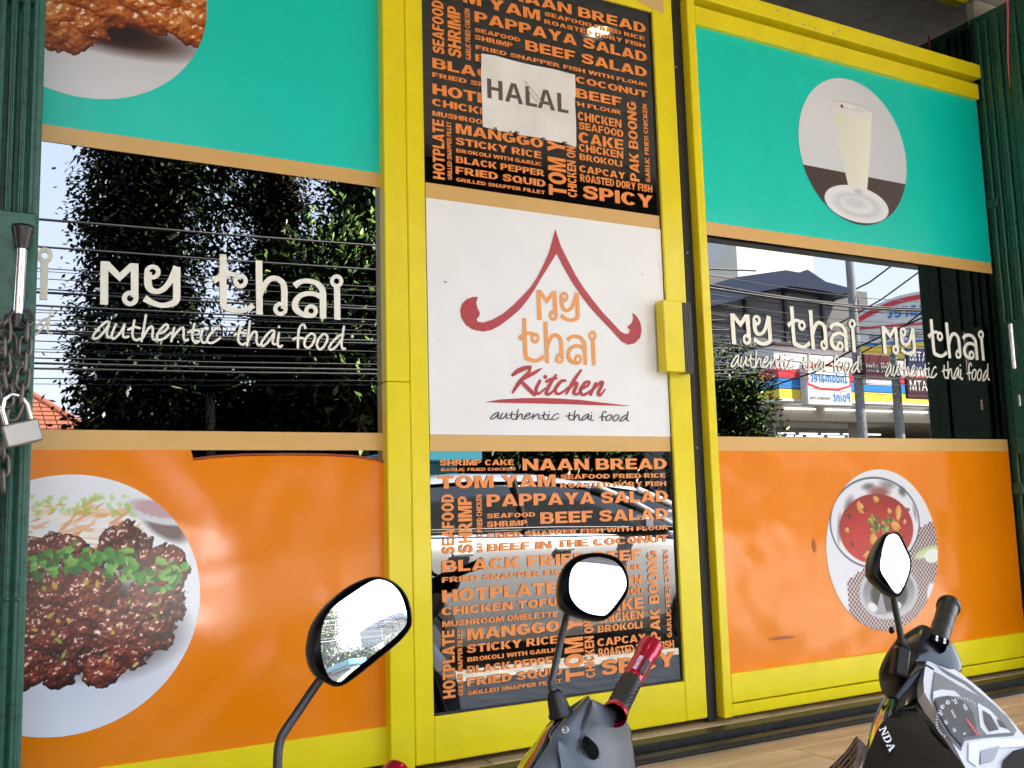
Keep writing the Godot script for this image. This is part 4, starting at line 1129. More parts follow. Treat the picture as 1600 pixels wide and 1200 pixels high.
# ---------------------------------------------------------------- cars parked on the forecourt behind the photographer
func build_car(label: String, front_x: float, z: float, paint: Material, flipped := false) -> void:
	var car = thing("parked_car", label, "car", "cars parked on the forecourt")
	car.position = Vector3(front_x, 0, z)
	if flipped: car.rotation.y = PI
	# local: front at x = 0, car runs to -x; half width across z
	var stn = [[0.0, 0.34, 0.62, 0.55], [-0.12, 0.22, 0.74, 0.72], [-0.5, 0.18, 0.86, 0.82], [-1.0, 0.18, 0.97, 0.85], [-1.35, 0.18, 1.02, 0.86], [-2.2, 0.18, 1.03, 0.87], [-3.2, 0.18, 1.06, 0.86], [-3.8, 0.2, 1.08, 0.84], [-4.1, 0.26, 1.05, 0.76], [-4.2, 0.36, 0.95, 0.68]]
	var rows = []
	for s in stn:
		var row = []
		var w: float = s[3]
		for q in [[-0.86, 0.0], [-0.97, 0.18], [-1.0, 0.45], [-0.99, 0.72], [-0.95, 0.9], [-0.84, 1.0], [-0.4, 1.03], [0.4, 1.03], [0.84, 1.0], [0.95, 0.9], [0.99, 0.72], [1.0, 0.45], [0.97, 0.18], [0.86, 0.0]]:
			row.append(Vector3(s[0], lerpf(s[1], s[2], q[1]), q[0] * w))
		rows.append(row)
	var mb = MB.new()
	mb.grid(rows, true, true)
	mb.fan(rows[0], true); mb.fan(rows[rows.size() - 1], false)
	obj("body", mb, paint, car)
	var gl = mat("car_glass", lin(0.02, 0.022, 0.024), 0.02, 0.0, 0.7)
	var st2 = [[-0.95, 1.0, 1.0, 0.72], [-1.35, 1.02, 1.22, 0.72], [-1.75, 1.03, 1.4, 0.68], [-2.2, 1.03, 1.47, 0.66], [-2.9, 1.04, 1.48, 0.66], [-3.5, 1.05, 1.44, 0.66], [-3.9, 1.06, 1.25, 0.68], [-4.08, 1.06, 1.07, 0.7]]
	rows = []
	for s in st2:
		var row = []
		for q in [[-1.16, 0.0], [-1.1, 0.4], [-1.0, 0.8], [-0.9, 0.94], [-0.6, 1.0], [0.6, 1.0], [0.9, 0.94], [1.0, 0.8], [1.1, 0.4], [1.16, 0.0]]:
			row.append(Vector3(s[0], lerpf(s[1] - 0.03, s[2], q[1]), q[0] * s[3]))
		rows.append(row)
	mb = MB.new(); mb.grid(rows, false, true)
	obj("window_band", mb, gl, car)
	mb = MB.new()
	var rr = []
	for k in range(2, 6):
		var s: Array = st2[k]
		var row = []
		for q in [[-0.98, 0.86], [-0.88, 0.965], [-0.6, 1.015], [0.6, 1.015], [0.88, 0.965], [0.98, 0.86]]: row.append(Vector3(s[0], lerpf(s[1] - 0.03, s[2], q[1]) + 0.012, q[0] * s[3] * 1.02))
		rr.append(row)
	mb.grid(rr, false, true)
	obj("roof", mb, paint, car)
	for sd in [-1.0, 1.0]:
		for pl in [[0, 1, 2], [5, 6, 7]]:
			mb = MB.new()
			var path = []
			for k in pl: path.append(Vector3(st2[k][0], lerpf(st2[k][1], st2[k][2], 0.9) + 0.01, sd * st2[k][3] * 1.0))
			mb.tube(path, 0.035, 8)
			obj("pillar", mb, paint, car)
		mb = MB.new()
		mb.tube([Vector3(-2.45, 1.02, sd * 0.775), Vector3(-2.5, 1.45, sd * 0.655)], 0.03, 6)
		obj("door_pillar", mb, mat("car_trim", lin(0.015, 0.015, 0.016), 0.4), car)
		mb = MB.new()
		mb.tube([Vector3(-0.9, 1.0, sd * 0.84), Vector3(-2.2, 1.045, sd * 0.83), Vector3(-3.9, 1.07, sd * 0.8)], 0.012, 6)
		obj("window_trim", mb, mats["car_trim"], car)
		for hx in [-2.25, -3.15]:
			mb = MB.new(); mb.box(Vector3(hx, 0.86, sd * 0.87 - 0.02), Vector3(hx + 0.18, 0.89, sd * 0.87 + 0.02), 0.01)
			obj("door_handle", mb, paint, car)
		mb = MB.new(); mb.box(Vector3(-1.5, 1.0, sd * 0.95 - 0.08), Vector3(-1.38, 1.12, sd * 0.95 + 0.08), 0.03)
		obj("side_mirror", mb, paint, car)
		for wx in [-0.78, -3.42]:
			mb = MB.new()
			mb.lathe([[-0.1, 0.2], [-0.1, 0.29], [-0.07, 0.31], [0.07, 0.31], [0.1, 0.29], [0.1, 0.2]], Vector3(wx, 0.31, sd * 0.79), Vector3(0, 0, 1), 28)
			var wl = obj("wheel", mb, mat("tyre", lin(0.02, 0.02, 0.02), 0.85), car)
			mb = MB.new()
			mb.lathe([[0.06, 0.2], [0.085, 0.195], [0.07, 0.12], [0.09, 0.05], [0.09, 0.0]], Vector3(wx, 0.31, sd * 0.79), Vector3(0, 0, sd), 28)
			obj("rim", mb, mat("rim", lin(0.5, 0.5, 0.52), 0.3, 0.9), wl)
		mb = MB.new(); mb.box(Vector3(-0.2, 0.62, sd * 0.6 - 0.14), Vector3(-0.05, 0.74, sd * 0.6 + 0.1), 0.04)
		obj("headlight", mb, mat("lamp_clear", lin(0.7, 0.72, 0.75), 0.05, 0.3), car)
func build_cars() -> void:
	var silver = mat("silver_paint", lin(0.42, 0.42, 0.43), 0.3, 0.4, 0.6)
	silver.clearcoat_enabled = true; silver.clearcoat = 1.0; silver.clearcoat_roughness = 0.03
	var pearl = mat("white_paint", lin(0.7, 0.7, 0.7), 0.3, 0.1, 0.5)
	pearl.clearcoat_enabled = true; pearl.clearcoat = 1.0; pearl.clearcoat_roughness = 0.03
	build_car("silver car parked right behind the scooters", 6.2, 5.3, silver)
	build_car("grey car parked behind the scooter with the rounded mirror", 1.75, 5.2, mat("grey_paint", lin(0.5, 0.5, 0.51), 0.25, 0.5))
	build_car("white car parked beyond the silver one", 8.6, 8.0, pearl, false)
# ---------------------------------------------------------------- folding gates, chain, padlock
func build_gates() -> void:
	var green = grain(mat("green_enamel", lin(0.018, 0.115, 0.075), 0.42), noise_tex(0.025, 5, [[0.0, Color(0.45, 0.5, 0.48)], [0.4, Color(0.9, 0.9, 0.9)], [1.0, Color(1, 1, 1)]]), 3.0, noise_tex(0.04, 4, [], true, 2.0), 0.25)
	var black = mat("cap_black", lin(0.012, 0.013, 0.014), 0.35)
	var steel = mat("chrome", lin(0.8, 0.8, 0.8), 0.18, 1.0)
	var g = thing("folding_gate", "green steel folding gate with chrome handle and chain beside the fried chicken picture", "gate", "green folding gates")
	var zf = 0.32
	for s in [[-52, -38, 0.30], [-34, -21, 0.32], [-18, -4, 0.30], [-1, 11, 0.32], [17, 31, 0.30], [36.5, 49.5, 0.315], [53.5, 72.5, 0.32]]:
		var x0 = U(s[0], 0, s[2]).x
		var x1 = U(s[1], 0, s[2]).x
		var mb = MB.new()
		mb.box(Vector3(x0, FLOOR_Y + 0.03, s[2] - 0.025), Vector3(x1, 2.95, s[2]), 0.003)
		var sl = obj("slat", mb, green, g)
		mb = MB.new()
		mb.tube([Vector3((x0 + x1) * 0.5, FLOOR_Y + 0.03, s[2]), Vector3((x0 + x1) * 0.5, 2.95, s[2])], 0.0022, 6)
		obj("rib", mb, green, sl)
	var mb = MB.new()
	mb.box(Vector3(-0.14, FLOOR_Y + 0.03, 0.268), Vector3(U(70, 0, 0.27).x, 2.95, 0.272), 0.0)
	obj("backing", mb, green, g)
	for y in [2.2, 0.9]:
		mb = MB.new()
		mb.box(Vector3(-0.2, y, 0.28), Vector3(0.05, y + 0.03, 0.294), 0.002)
		obj("lattice_bar", mb, green, g)
	var pa = U(58, 333, 0.335)
	var pb = U(48, 612, 0.335)
	mb = MB.new()
	mb.box(Vector3(-0.12, pb.y, 0.3205), Vector3(pa.x, pa.y, 0.335), 0.003)
	obj("lock_plate", mb, green, g)
	for p in [[10, 937], [27, 937]]:
		mb = MB.new()
		mb.lathe([[0.0, 0.0045], [0.002, 0.004], [0.003, 0.0]], U(p[0], p[1], 0.3205), Vector3(0, 0, 1), 12)
		obj("rivet", mb, green, g)
	var ht = U(34, 389, 0.375)
	var hb = U(27.5, 494, 0.375)
	var ax = (ht - hb).normalized()
	mb = MB.new()
	mb.tube([hb, ht], 0.0088, 16)
	var hd = obj("handle", mb, steel, g)
	mb = MB.new()
	mb.lathe([[0.0, 0.011], [0.012, 0.0125], [0.03, 0.0175], [0.036, 0.019], [0.041, 0.018], [0.043, 0.0]], ht, ax, 20)
	obj("handle_cap", mb, black, hd)
	mb = MB.new()
	mb.lathe([[0.004, 0.0105], [-0.02, 0.012], [-0.024, 0.011], [-0.024, 0.0]], hb, ax, 20)
	obj("handle_cap", mb, black, hd)
	for p in [ht + ax * 0.02, hb - ax * 0.01]:
		mb = MB.new()
		mb.tube([p, p - Vector3(0, 0, 0.045)], 0.008, 10)
		obj("handle_stub", mb, black, hd)
	# chain
	var ch = thing("steel_chain", "dull steel chain looped over the chrome handle of the green gate", "chain")
	var cm = mat("chain_steel", lin(0.15, 0.14, 0.12), 0.48, 0.85)
	var strands = [[[37, 489, 0.372], [42, 503, 0.385], [40, 540, 0.39], [36, 590, 0.395], [32, 620, 0.4], [24, 640, 0.4]], [[17, 492, 0.372], [8, 505, 0.385], [6, 540, 0.39], [7, 590, 0.395], [12, 620, 0.4], [20, 640, 0.4]], [[12, 500, 0.38], [16, 545, 0.36], [18, 590, 0.365], [22, 632, 0.37], [28, 650, 0.375]], [[-6, 540, 0.36], [-3, 600, 0.36], [2, 660, 0.36], [4, 720, 0.36], [5, 760, 0.36]]]
	var proto: ArrayMesh = null
	var k = 0
	for st in strands:
		var pts = []
		for p in st: pts.append(U(p[0], p[1], p[2]))
		var lens = [0.0]
		for i in pts.size() - 1: lens.append(lens[i] + pts[i].distance_to(pts[i + 1]))
		var s = 0.012
		while s < lens[lens.size() - 1]:
			var i = 0
			while i < pts.size() - 2 and lens[i + 1] < s: i += 1
			var f: float = (s - lens[i]) / maxf(lens[i + 1] - lens[i], 1e-5)
			var c: Vector3 = pts[i].lerp(pts[i + 1], f)
			var d: Vector3 = (pts[i + 1] - pts[i]).normalized()
			if proto == null:
				mb = MB.new()
				var path = []
				for j in 25:
					var a = TAU * j / 24.0
					var yy = 0.0115 * sin(a)
					path.append(Vector3(0.0092 * cos(a), yy + 0.0085 * clampf(sin(a) * 3.0, -1, 1), 0))
				mb.tube(path, 0.0033, 8, false)
				proto = mb.mesh()
			var o = MeshInstance3D.new()
			o.name = "link"
			o.mesh = proto
			o.material_override = cm
			ch.add_child(o, true)
			var side = d.cross(Vector3(0, 0, 1)).normalized()
			var front = side.cross(d).normalized()
			var bb = Basis(side, d, front)
			bb = bb * Basis(Vector3(0, 1, 0), (0.25 if k % 2 == 0 else 1.45) + rng.randf_range(-0.2, 0.2))
			o.transform = Transform3D(bb, c + Vector3(0, 0, 0.0))
			s += 0.0275; k += 1
	# padlock
	var pk = thing("padlock", "brushed metal padlock hanging on the gate chain", "padlock")
	var pc = U(34.5, 677, 0.405)
	var tilt = Basis(Vector3(0, 0, 1), 0.27) * Basis(Vector3(0, 1, 0), 0.12)
	mb = MB.new()
	mb.box(Vector3(-0.0285, -0.0195, -0.009), Vector3(0.0285, 0.0195, 0.009), 0.003, Transform3D(tilt, pc))
	obj("body", mb, grain(mat("brushed_metal", lin(0.62, 0.6, 0.55), 0.34, 0.85), noise_tex(0.05, 3, grey_ramp(0.8, 1.0)), 12.0), pk)
	mb = MB.new()
	var sh = []
	for p in [[-0.019, 0.018], [-0.0195, 0.045], [-0.012, 0.062], [0.0, 0.067], [0.012, 0.062], [0.0195, 0.045], [0.019, 0.018]]: sh.append(pc + tilt * Vector3(p[0], p[1], 0))
	mb.tube(sh, 0.0045, 12)
	obj("shackle", mb, steel, pk)

	# right gate, folded against the side of the opening: its inner face is what shows
	var r = thing("folding_gate", "green folding gate pushed against the side of the milk drink window", "gate", "green folding gates")
	var x = 3.216
	mb = MB.new()
	mb.box(Vector3(x + 0.03, FLOOR_Y, -0.02), Vector3(x + 0.3, 3.04, 0.34), 0.004)
	obj("jamb", mb, green, r)
	for s in [[0.004, 0.022, 0.012], [0.026, 0.036, 0.0], [0.04, 0.053, 0.008], [0.057, 0.066, 0.0], [0.07, 0.083, 0.008], [0.088, 0.11, 0.0], [0.115, 0.14, 0.008], [0.145, 0.18, 0.0], [0.185, 0.22, 0.008], [0.225, 0.27, 0.0], [0.275, 0.318, 0.008]]:
		mb = MB.new()
		mb.box(Vector3(x + s[2], FLOOR_Y + 0.03, s[0]), Vector3(x + 0.0298, 3.0, s[1]), 0.002)
		obj("slat", mb, green, r)
	for q in [[0.0, 0.05, 1.03, 1.06], [0.0, 0.05, -0.02, 0.02], [0.0, 0.05, -0.42, -0.39]]:
		mb = MB.new()
		mb.box(Vector3(x - 0.006, EYE + q[2], q[0] + 0.012), Vector3(x + 0.012, EYE + q[3], q[1]), 0.002)
		obj("bracket", mb, green, r)
	mb = MB.new()
	mb.box(Vector3(x - 0.014, EYE + 0.12, 0.045), Vector3(x, EYE + 0.6, 0.2), 0.003)
	obj("lock_plate", mb, green, r)
	mb = MB.new()
	mb.box(Vector3(x - 0.018, EYE + 0.29, 0.068), Vector3(x - 0.014, EYE + 0.33, 0.078), 0.001)
	obj("keyhole", mb, steel, r)
	mb = MB.new()
	mb.tube([Vector3(x - 0.05, EYE + 0.42, 0.09), Vector3(x - 0.05, EYE + 0.58, 0.09)], 0.0088, 14)
	obj("handle", mb, steel, r)
	# pink ribbon of paint hanging down the gate
	mb = MB.new()
	var rp = []
	for p in [[1573.5, -8], [1575, 20], [1574.5, 60], [1575, 95], [1576.5, 118], [1578.5, 137]]: rp.append(UX(p[0], p[1], x - 0.003))
	mb.tube(rp, [0.0035, 0.0035, 0.003, 0.003, 0.002, 0.001], 6)
	single("plastic_string", mb, mat("pink_string", lin(0.7, 0.13, 0.13), 0.5), "pink plastic string hanging on the right green gate", "string")
func UX(px: float, py: float, x: float) -> Vector3:
	var d = ray(px, py)
	return CAM + d * ((x - CAM.x) / d.x)
# ---------------------------------------------------------------- scooters parked nose to the deck, bars locked to the left
func on_plane(px: float, py: float, p: Vector3, n: Vector3) -> Vector3:
	var d = ray(px, py)
	return CAM + d * ((p - CAM).dot(n) / d.dot(n))
func scooter_mirror(parent: Node, cpx: Vector2, dep: float, to: Vector3, outer: Array, glass: Array, curve: float, stem: Array, sr: float) -> void:
	var c = G(cpx.x, cpx.y, dep)
	var d = (c - CAM).normalized()
	var n = (to.normalized() - d).normalized()
	var plastic = mat("mirror_black", lin(0.008, 0.007, 0.0075), 0.3)
	outer = round_off(outer); glass = round_off(glass)
	var rim = []
	for p in outer: rim.append(on_plane(p[0], p[1], c, n))
	var cen = Vector3.ZERO
	for p in rim: cen += p
	cen /= rim.size()
	var rows = []
	for s in [[0.965, 0.0015], [1.0, 0.0], [1.0, -0.006], [0.96, -0.016], [0.85, -0.026], [0.62, -0.034], [0.3, -0.038], [0.02, -0.039]]:
		var row = []
		for p in rim: row.append(cen + (p - cen) * s[0] + n * s[1])
		rows.append(row)
	var mb = MB.new()
	var area = 0.0
	for k in outer.size():
		var a: Array = outer[k]
		var b: Array = outer[(k + 1) % outer.size()]
		area += a[0] * b[1] - b[0] * a[1]
	mb.grid(rows, true, area > 0.0)
	var h = obj("mirror_housing", mb, plastic, parent)
	mb = MB.new()
	var gr = []
	for p in glass: gr.append(on_plane(p[0], p[1], c, n))
	var gc = Vector3.ZERO
	for p in gr: gc += p
	gc /= gr.size()
	var ci = mb.vert(gc + n * 0.003, n)
	var steps = 6
	for s in range(1, steps + 1):
		for p in gr:
			var q: Vector3 = (p - gc) * (float(s) / steps)
			mb.vert(gc + q + n * (0.003 - 0.0018 * pow(float(s) / steps, 2.0)), (n + q * curve).normalized())
	var m = gr.size()
	for s in steps:
		for k in m:
			var j = (k + 1) % m
			var a = ci + 1 + (s - 1) * m
			var b = ci + 1 + s * m
			if s == 0: mb.I.append_array([ci, b + k, b + j] if area > 0.0 else [ci, b + j, b + k])
			elif area > 0.0: mb.I.append_array([a + k, b + k, b + j, a + k, b + j, a + j])
			else: mb.I.append_array([a + k, b + j, b + k, a + k, a + j, b + j])
	obj("mirror_glass", mb, mat("silvered_glass", lin(0.9, 0.9, 0.9), 0.0, 0.85), h)
	mb = MB.new()
	var path = []
	for p in stem: path.append(G(p[0], p[1], p[2]))
	mb.tube(smooth_path(path), sr, 12)
	obj("mirror_stem", mb, grain(mat("stem_black", lin(0.045, 0.045, 0.045), 0.38), noise_tex(0.04, 3, grey_ramp(0.6, 1.0)), 6.0), parent)
func round_off(p: Array) -> Array:
	var q = []
	for x in p: q.append([x[0], x[1], 0.0])
	var m = q.size()
	var ext = [q[m - 2], q[m - 1]] + q + [q[0], q[1]]
	var c = catmull(ext, 3)
	return c.slice(6, 6 + 3 * m)
func smooth_path(p: Array, n := 5) -> Array:
	var c = Curve3D.new()
	for k in p.size():
		var t: Vector3 = (p[mini(k + 1, p.size() - 1)] - p[maxi(k - 1, 0)]) / 6.0
		c.add_point(p[k], -t, t)
	var out = []
	for k in p.size() - 1:
		for s in n: out.append(c.sample(k, float(s) / n))
	out.append(p[p.size() - 1])
	return out
func skin(parent: Node, called: String, m: Material, left: Array, right: Array, bulge := 0.0, n := 6) -> MeshInstance3D:    # a bent panel between two edges given as [px, py, depth]
	var rows = []
	var L = []
	var R = []
	for p in left: L.append(G(p[0], p[1], p[2]))
	for p in right: R.append(G(p[0], p[1], p[2]))
	L = smooth_path(L); R = smooth_path(R)
	for k in L.size():
		var row = []
		for s in n + 1:
			var t = float(s) / n
			var p: Vector3 = L[k].lerp(R[k], t)
			row.append(p + (CAM - p).normalized() * bulge * 4.0 * t * (1.0 - t))
		rows.append(row)
	var mb = MB.new()
	var flip: bool = (rows[1][1] - rows[0][0]).cross(rows[1][0] - rows[0][1]).dot(CAM - rows[0][0]) < 0.0
	mb.grid(rows, false, flip)
	return obj(called, mb, m, parent)
func shell(parent: Node, called: String, m: Material, outline: Array, bulge: float, thick: float) -> MeshInstance3D:  # a domed moulding from its outline [px, py, depth]
	var o = []
	var c = Vector3.ZERO
	for p in outline: o.append(G(p[0], p[1], p[2]))
	o.append(o[0])
	o = smooth_path(o, 3)
	o.pop_back()
	for p in o: c += p
	c /= o.size()
	var v = (CAM - c).normalized()
	var rows = []
	for s in [[0.55, -thick], [0.9, -thick * 0.8], [1.0, -thick * 0.3], [1.0, 0.0], [0.93, bulge * 0.45], [0.75, bulge * 0.8], [0.45, bulge * 0.97], [0.02, bulge]]:
		var row = []
		for p in o: row.append(c + (p - c) * s[0] + v * s[1])
		rows.append(row)
	var area = 0.0
	for k in outline.size():
		var a: Array = outline[k]
		var b: Array = outline[(k + 1) % outline.size()]
		area += a[0] * b[1] - b[0] * a[1]
	var mb = MB.new()
	mb.grid(rows, true, area < 0.0)
	return obj(called, mb, m, parent)
func facets(parent: Node, called: String, m: Material, pts: Array, faces: Array) -> MeshInstance3D:
	var mb = MB.new()
	for f in faces:
		var q = []
		for i in f: q.append(G(pts[i][0], pts[i][1], pts[i][2]))
		var n: Vector3 = (q[1] - q[0]).cross(q[2] - q[0])
		if n.dot(CAM - q[0]) < 0.0: q.reverse()
		if q.size() == 3: mb.tri(q[0], q[1], q[2])
		else: mb.quad(q[0], q[1], q[2], q[3])
	return obj(called, mb, m, parent)

func scooter_body(s: Node3D, head: Vector3, paint: Material, seat: Material) -> void:
	# frame below the bars, standing on the forecourt and leaning on its side stand
	var t = Transform3D(Basis(Vector3(0, 0, 1), deg_to_rad(7.0)), Vector3(head.x + 0.1, 0.0, head.z))
	var tyre = mat("tyre", lin(0.02, 0.02, 0.02), 0.85)
	var rimm = mat("rim", lin(0.5, 0.5, 0.52), 0.3, 0.9)
	var black = mat("frame_black", lin(0.015, 0.015, 0.016), 0.5)
	for z in [-0.3, 0.92]:
		var mb = MB.new()
		mb.lathe([[-0.03, 0.175], [-0.042, 0.21], [-0.03, 0.24], [0.0, 0.252], [0.03, 0.24], [0.042, 0.21], [0.03, 0.175]], t * Vector3(0, 0.252, z), t.basis.x, 30)
		var w = obj("wheel", mb, tyre, s)
		mb = MB.new()
		mb.lathe([[-0.03, 0.0], [-0.03, 0.05], [-0.012, 0.06], [-0.012, 0.15], [-0.03, 0.176], [0.03, 0.176], [0.012, 0.15], [0.012, 0.06], [0.03, 0.05], [0.03, 0.0]], t * Vector3(0, 0.252, z), t.basis.x, 30)
		obj("rim", mb, rimm, w)
	for sx in [-0.065, 0.065]:
		var mb = MB.new()
		mb.tube([t * Vector3(sx, 0.252, -0.3), t * Vector3(sx, 0.62, -0.11)], 0.014, 8)
		obj("fork_leg", mb, black, s)
	var mb = MB.new()
	var rows = []
	for k in 13:
		var a = -0.5 + 2.6 * k / 12.0
		var row = []
		for q in [-0.06, -0.05, 0.0, 0.05, 0.06]: row.append(t * Vector3(q, 0.252 + sin(a) * (0.28 - absf(q) * 0.4), -0.3 - cos(a) * (0.28 - absf(q) * 0.4)))
		rows.append(row)
	mb.grid(rows, false, true)
	obj("front_fender", mb, paint, s)
	rows = []
	for e in [[0.24, 0.1, 0.05], [0.32, 0.19, 0.0], [0.45, 0.22, -0.06], [0.6, 0.2, -0.1], [0.72, 0.13, -0.1], [0.79, 0.06, -0.07]]:
		var row = []
		for q in 9:
			var u = -1.0 + q / 4.0
			row.append(t * Vector3(u * e[1], e[0], e[2] + 0.09 * u * u))
		rows.append(row)
	mb = MB.new(); mb.grid(rows, false, false)
	obj("leg_shield", mb, paint, s)
	mb = MB.new(); mb.tube([t * Vector3(0, 0.55, -0.06), t * Vector3(0, 0.82, 0.03)], [0.05, 0.035], 12)
	obj("steering_column", mb, black, s)
	mb = MB.new(); mb.box(Vector3(-0.17, 0.24, 0.06), Vector3(0.17, 0.3, 0.48), 0.02, t)
	obj("floorboard", mb, black, s)
	rows = []
	for e in [[0.42, 0.3, 0.55, 0.12], [0.52, 0.3, 0.66, 0.16], [0.8, 0.34, 0.69, 0.17], [1.1, 0.46, 0.71, 0.13], [1.3, 0.6, 0.72, 0.05]]:
		var row = []
		for q in 12:
			var a = TAU * q / 12.0
			row.append(t * Vector3(cos(a) * e[3], (e[1] + e[2]) / 2.0 + sin(a) * (e[2] - e[1]) / 2.0, e[0]))
		rows.append(row)
	mb = MB.new(); mb.grid(rows, true, true); mb.fan(rows[0], false); mb.fan(rows[4], true)
	obj("rear_body", mb, paint, s)
	rows = []
	for e in [[0.4, 0.6, 0.1], [0.5, 0.72, 0.14], [0.75, 0.74, 0.14], [0.95, 0.79, 0.12], [1.18, 0.78, 0.08]]:
		var row = []
		for q in 9:
			var u = -1.0 + q / 4.0
			row.append(t * Vector3(u * e[2], e[1] + 0.02 - 0.06 * u * u * u * u, e[0]))
		rows.append(row)
	mb = MB.new(); mb.grid(rows, false, false)
	obj("seat", mb, seat, s)
	mb = MB.new(); mb.tube([t * Vector3(-0.1, 0.26, 0.4), Vector3(head.x - 0.2, 0.008, head.z + 0.42)], 0.011, 6)
	obj("side_stand", mb, black, s)
	mb = MB.new(); mb.box(Vector3(-0.06, 0.6, 1.27), Vector3(0.06, 0.68, 1.33), 0.02, t)
	obj("tail_light", mb, mat("tail_red", lin(0.4, 0.01, 0.01), 0.2), s)

func grip_lathe(parent: Node, called: String, m: Material, a: Vector3, b: Vector3, prof: Array, seg := 24) -> MeshInstance3D:   # prof along 0..1 of the axis
	var ax = (b - a)
	var pr = []
	for p in prof: pr.append([p[0] * ax.length(), p[1]])
	var mb = MB.new()
	mb.lathe(pr, a, ax.normalized(), seg)
	return obj(called, mb, m, parent)

func build_scooters() -> void:
	var plum = mat("paint_dark_gloss", lin(0.003, 0.0025, 0.0025), 0.05, 0.0, 0.6)
	plum.clearcoat_enabled = true; plum.clearcoat = 1.0; plum.clearcoat_roughness = 0.02
	var gsat = grain(mat("grey_plastic", lin(0.085, 0.095, 0.105), 0.4), null, 14.0, noise_tex(0.2, 2, [], true, 2.0), 0.12)
	var blackp = mat("black_plastic", lin(0.004, 0.004, 0.004), 0.28)
	var rubber = mat("rubber_grip", lin(0.005, 0.005, 0.005), 0.45)
	var redm = mat("red_anodised", lin(0.55, 0.012, 0.05), 0.22, 0.75)
	var seat = mat("seat_vinyl", lin(0.02, 0.02, 0.02), 0.6)
	var silver = mat("silver_plastic", lin(0.68, 0.69, 0.7), 0.22, 0.1)
	var barx = Vector3(0.761, 0.359, -0.541)

	# --- scooter whose mirror stands nearest, its bars below the picture
	var s1 = thing("parked_scooter", "scooter with large rounded mirror and red bar end", "scooter", "scooters parked along the deck")
	scooter_body(s1, Vector3(0.168, 0, 1.3), plum, seat)
	scooter_mirror(s1, Vector2(563, 987), 1.04, Vector3(0.6, 0.22, 0.77),
		[[486, 1000], [492, 975], [510, 947], [540, 920], [570, 904], [590, 901], [612, 907], [630, 922], [640, 942], [644, 967], [641, 982], [625, 1002], [595, 1027], [560, 1055], [540, 1069], [527, 1072.5], [512, 1066], [497, 1055], [487, 1037], [484, 1017]],
		[[501, 990], [507, 967], [522, 947], [550, 927], [575, 911], [592, 906], [610, 912], [624, 927], [632, 947], [635, 967], [631, 980], [612, 1000], [580, 1025], [547, 1052], [535, 1064], [525, 1065], [515, 1060], [506, 1042], [501, 1017]], 1.6,
		[[503, 1058, 1.045], [490, 1076, 1.04], [467, 1110, 1.03], [444, 1144, 1.015], [437, 1160, 1.01], [434, 1182, 1.005], [434, 1215, 1.0], [436, 1290, 0.99]], 0.0049)
	var e1 = G(624, 1206, 1.17)
	grip_lathe(s1, "grip", rubber, e1 - barx * 0.19, e1 - barx * 0.06, [[0.0, 0.0], [0.0, 0.017], [0.5, 0.0168], [1.0, 0.017]])
	grip_lathe(s1, "bar_end", redm, e1 - barx * 0.06, e1, [[0.0, 0.017], [0.6, 0.0165], [0.8, 0.0185], [0.96, 0.0185], [1.0, 0.016], [1.0, 0.0]])
	shell(s1, "bar_cover", blackp, [[300, 1260, 0.98], [380, 1240, 1.0], [450, 1255, 1.03], [500, 1290, 1.05], [500, 1370, 1.05], [400, 1400, 1.0], [300, 1360, 0.96]], 0.03, 0.06)

	# --- grey scooter with the red grip
	var s2 = thing("parked_scooter", "scooter with grey handlebar cover and red capped grip", "scooter", "scooters parked along the deck")
	scooter_body(s2, Vector3(0.69, 0, 1.12), plum, seat)
	scooter_mirror(s2, Vector2(930, 915), 1.47, Vector3(0.62, 0.64, 0.75),
		[[875, 935], [874, 915], [878, 893], [891, 875], [909, 866], [935, 863.5], [960, 869], [973, 880], [981, 897], [983, 915], [979, 931], [966, 950], [953, 964], [938, 969], [915, 965], [893, 957], [880, 948]],
		[[889, 912], [893, 891], [905, 878], [926, 871], [950, 873.5], [965, 882], [975.5, 898], [978, 915], [973, 928], [958, 949], [947, 960], [938, 962], [918, 958], [902, 948], [891, 932]], 1.2,
		[[888, 950, 1.5], [884, 968, 1.49], [878, 993, 1.48], [870, 1030, 1.46], [863, 1060, 1.44], [861, 1071, 1.435], [864, 1080, 1.43], [870, 1092, 1.43]], 0.0054)
	grip_lathe(s2, "mirror_boot", rubber, G(877, 1119, 1.425), G(865, 1078, 1.432), [[0.0, 0.0185], [0.12, 0.019], [0.2, 0.0165], [0.55, 0.0145], [0.85, 0.012], [0.97, 0.0095], [1.0, 0.006]])
	var a = G(962, 1112, 1.45)
	var b = G(985.5, 1065.5, 1.535)
	var c = G(1017, 1009, 1.64)
	grip_lathe(s2, "grip_collar", redm, a - (b - a) * 0.12, a + (b - a) * 0.04, [[0.0, 0.02], [0.3, 0.0205], [0.8, 0.0195], [1.0, 0.017]])
	var gr = grip_lathe(s2, "grip", rubber, a, b, [[0.0, 0.0172], [0.3, 0.0166], [0.7, 0.0168], [1.0, 0.0176]])
	var mb = MB.new()
	var ax = (b - a).normalized()
	var au = ax.cross(Vector3(0, 0, 1)).normalized()
	var aw = au.cross(ax)
	for i in 15:
		for j in 22:
			var an = TAU * (j + 0.5 * (i % 2)) / 22.0
			var dv = au * cos(an) + aw * sin(an)
			mb.lathe([[-0.0004, 0.0015], [0.0009, 0.001], [0.0012, 0.0]], a + ax * ((b - a).length() * (i + 0.8) / 16.0) + dv * 0.0168, dv, 5)
	var st = obj("grip_studs", mb, rubber, gr)
	st.set_meta("kind", "stuff")
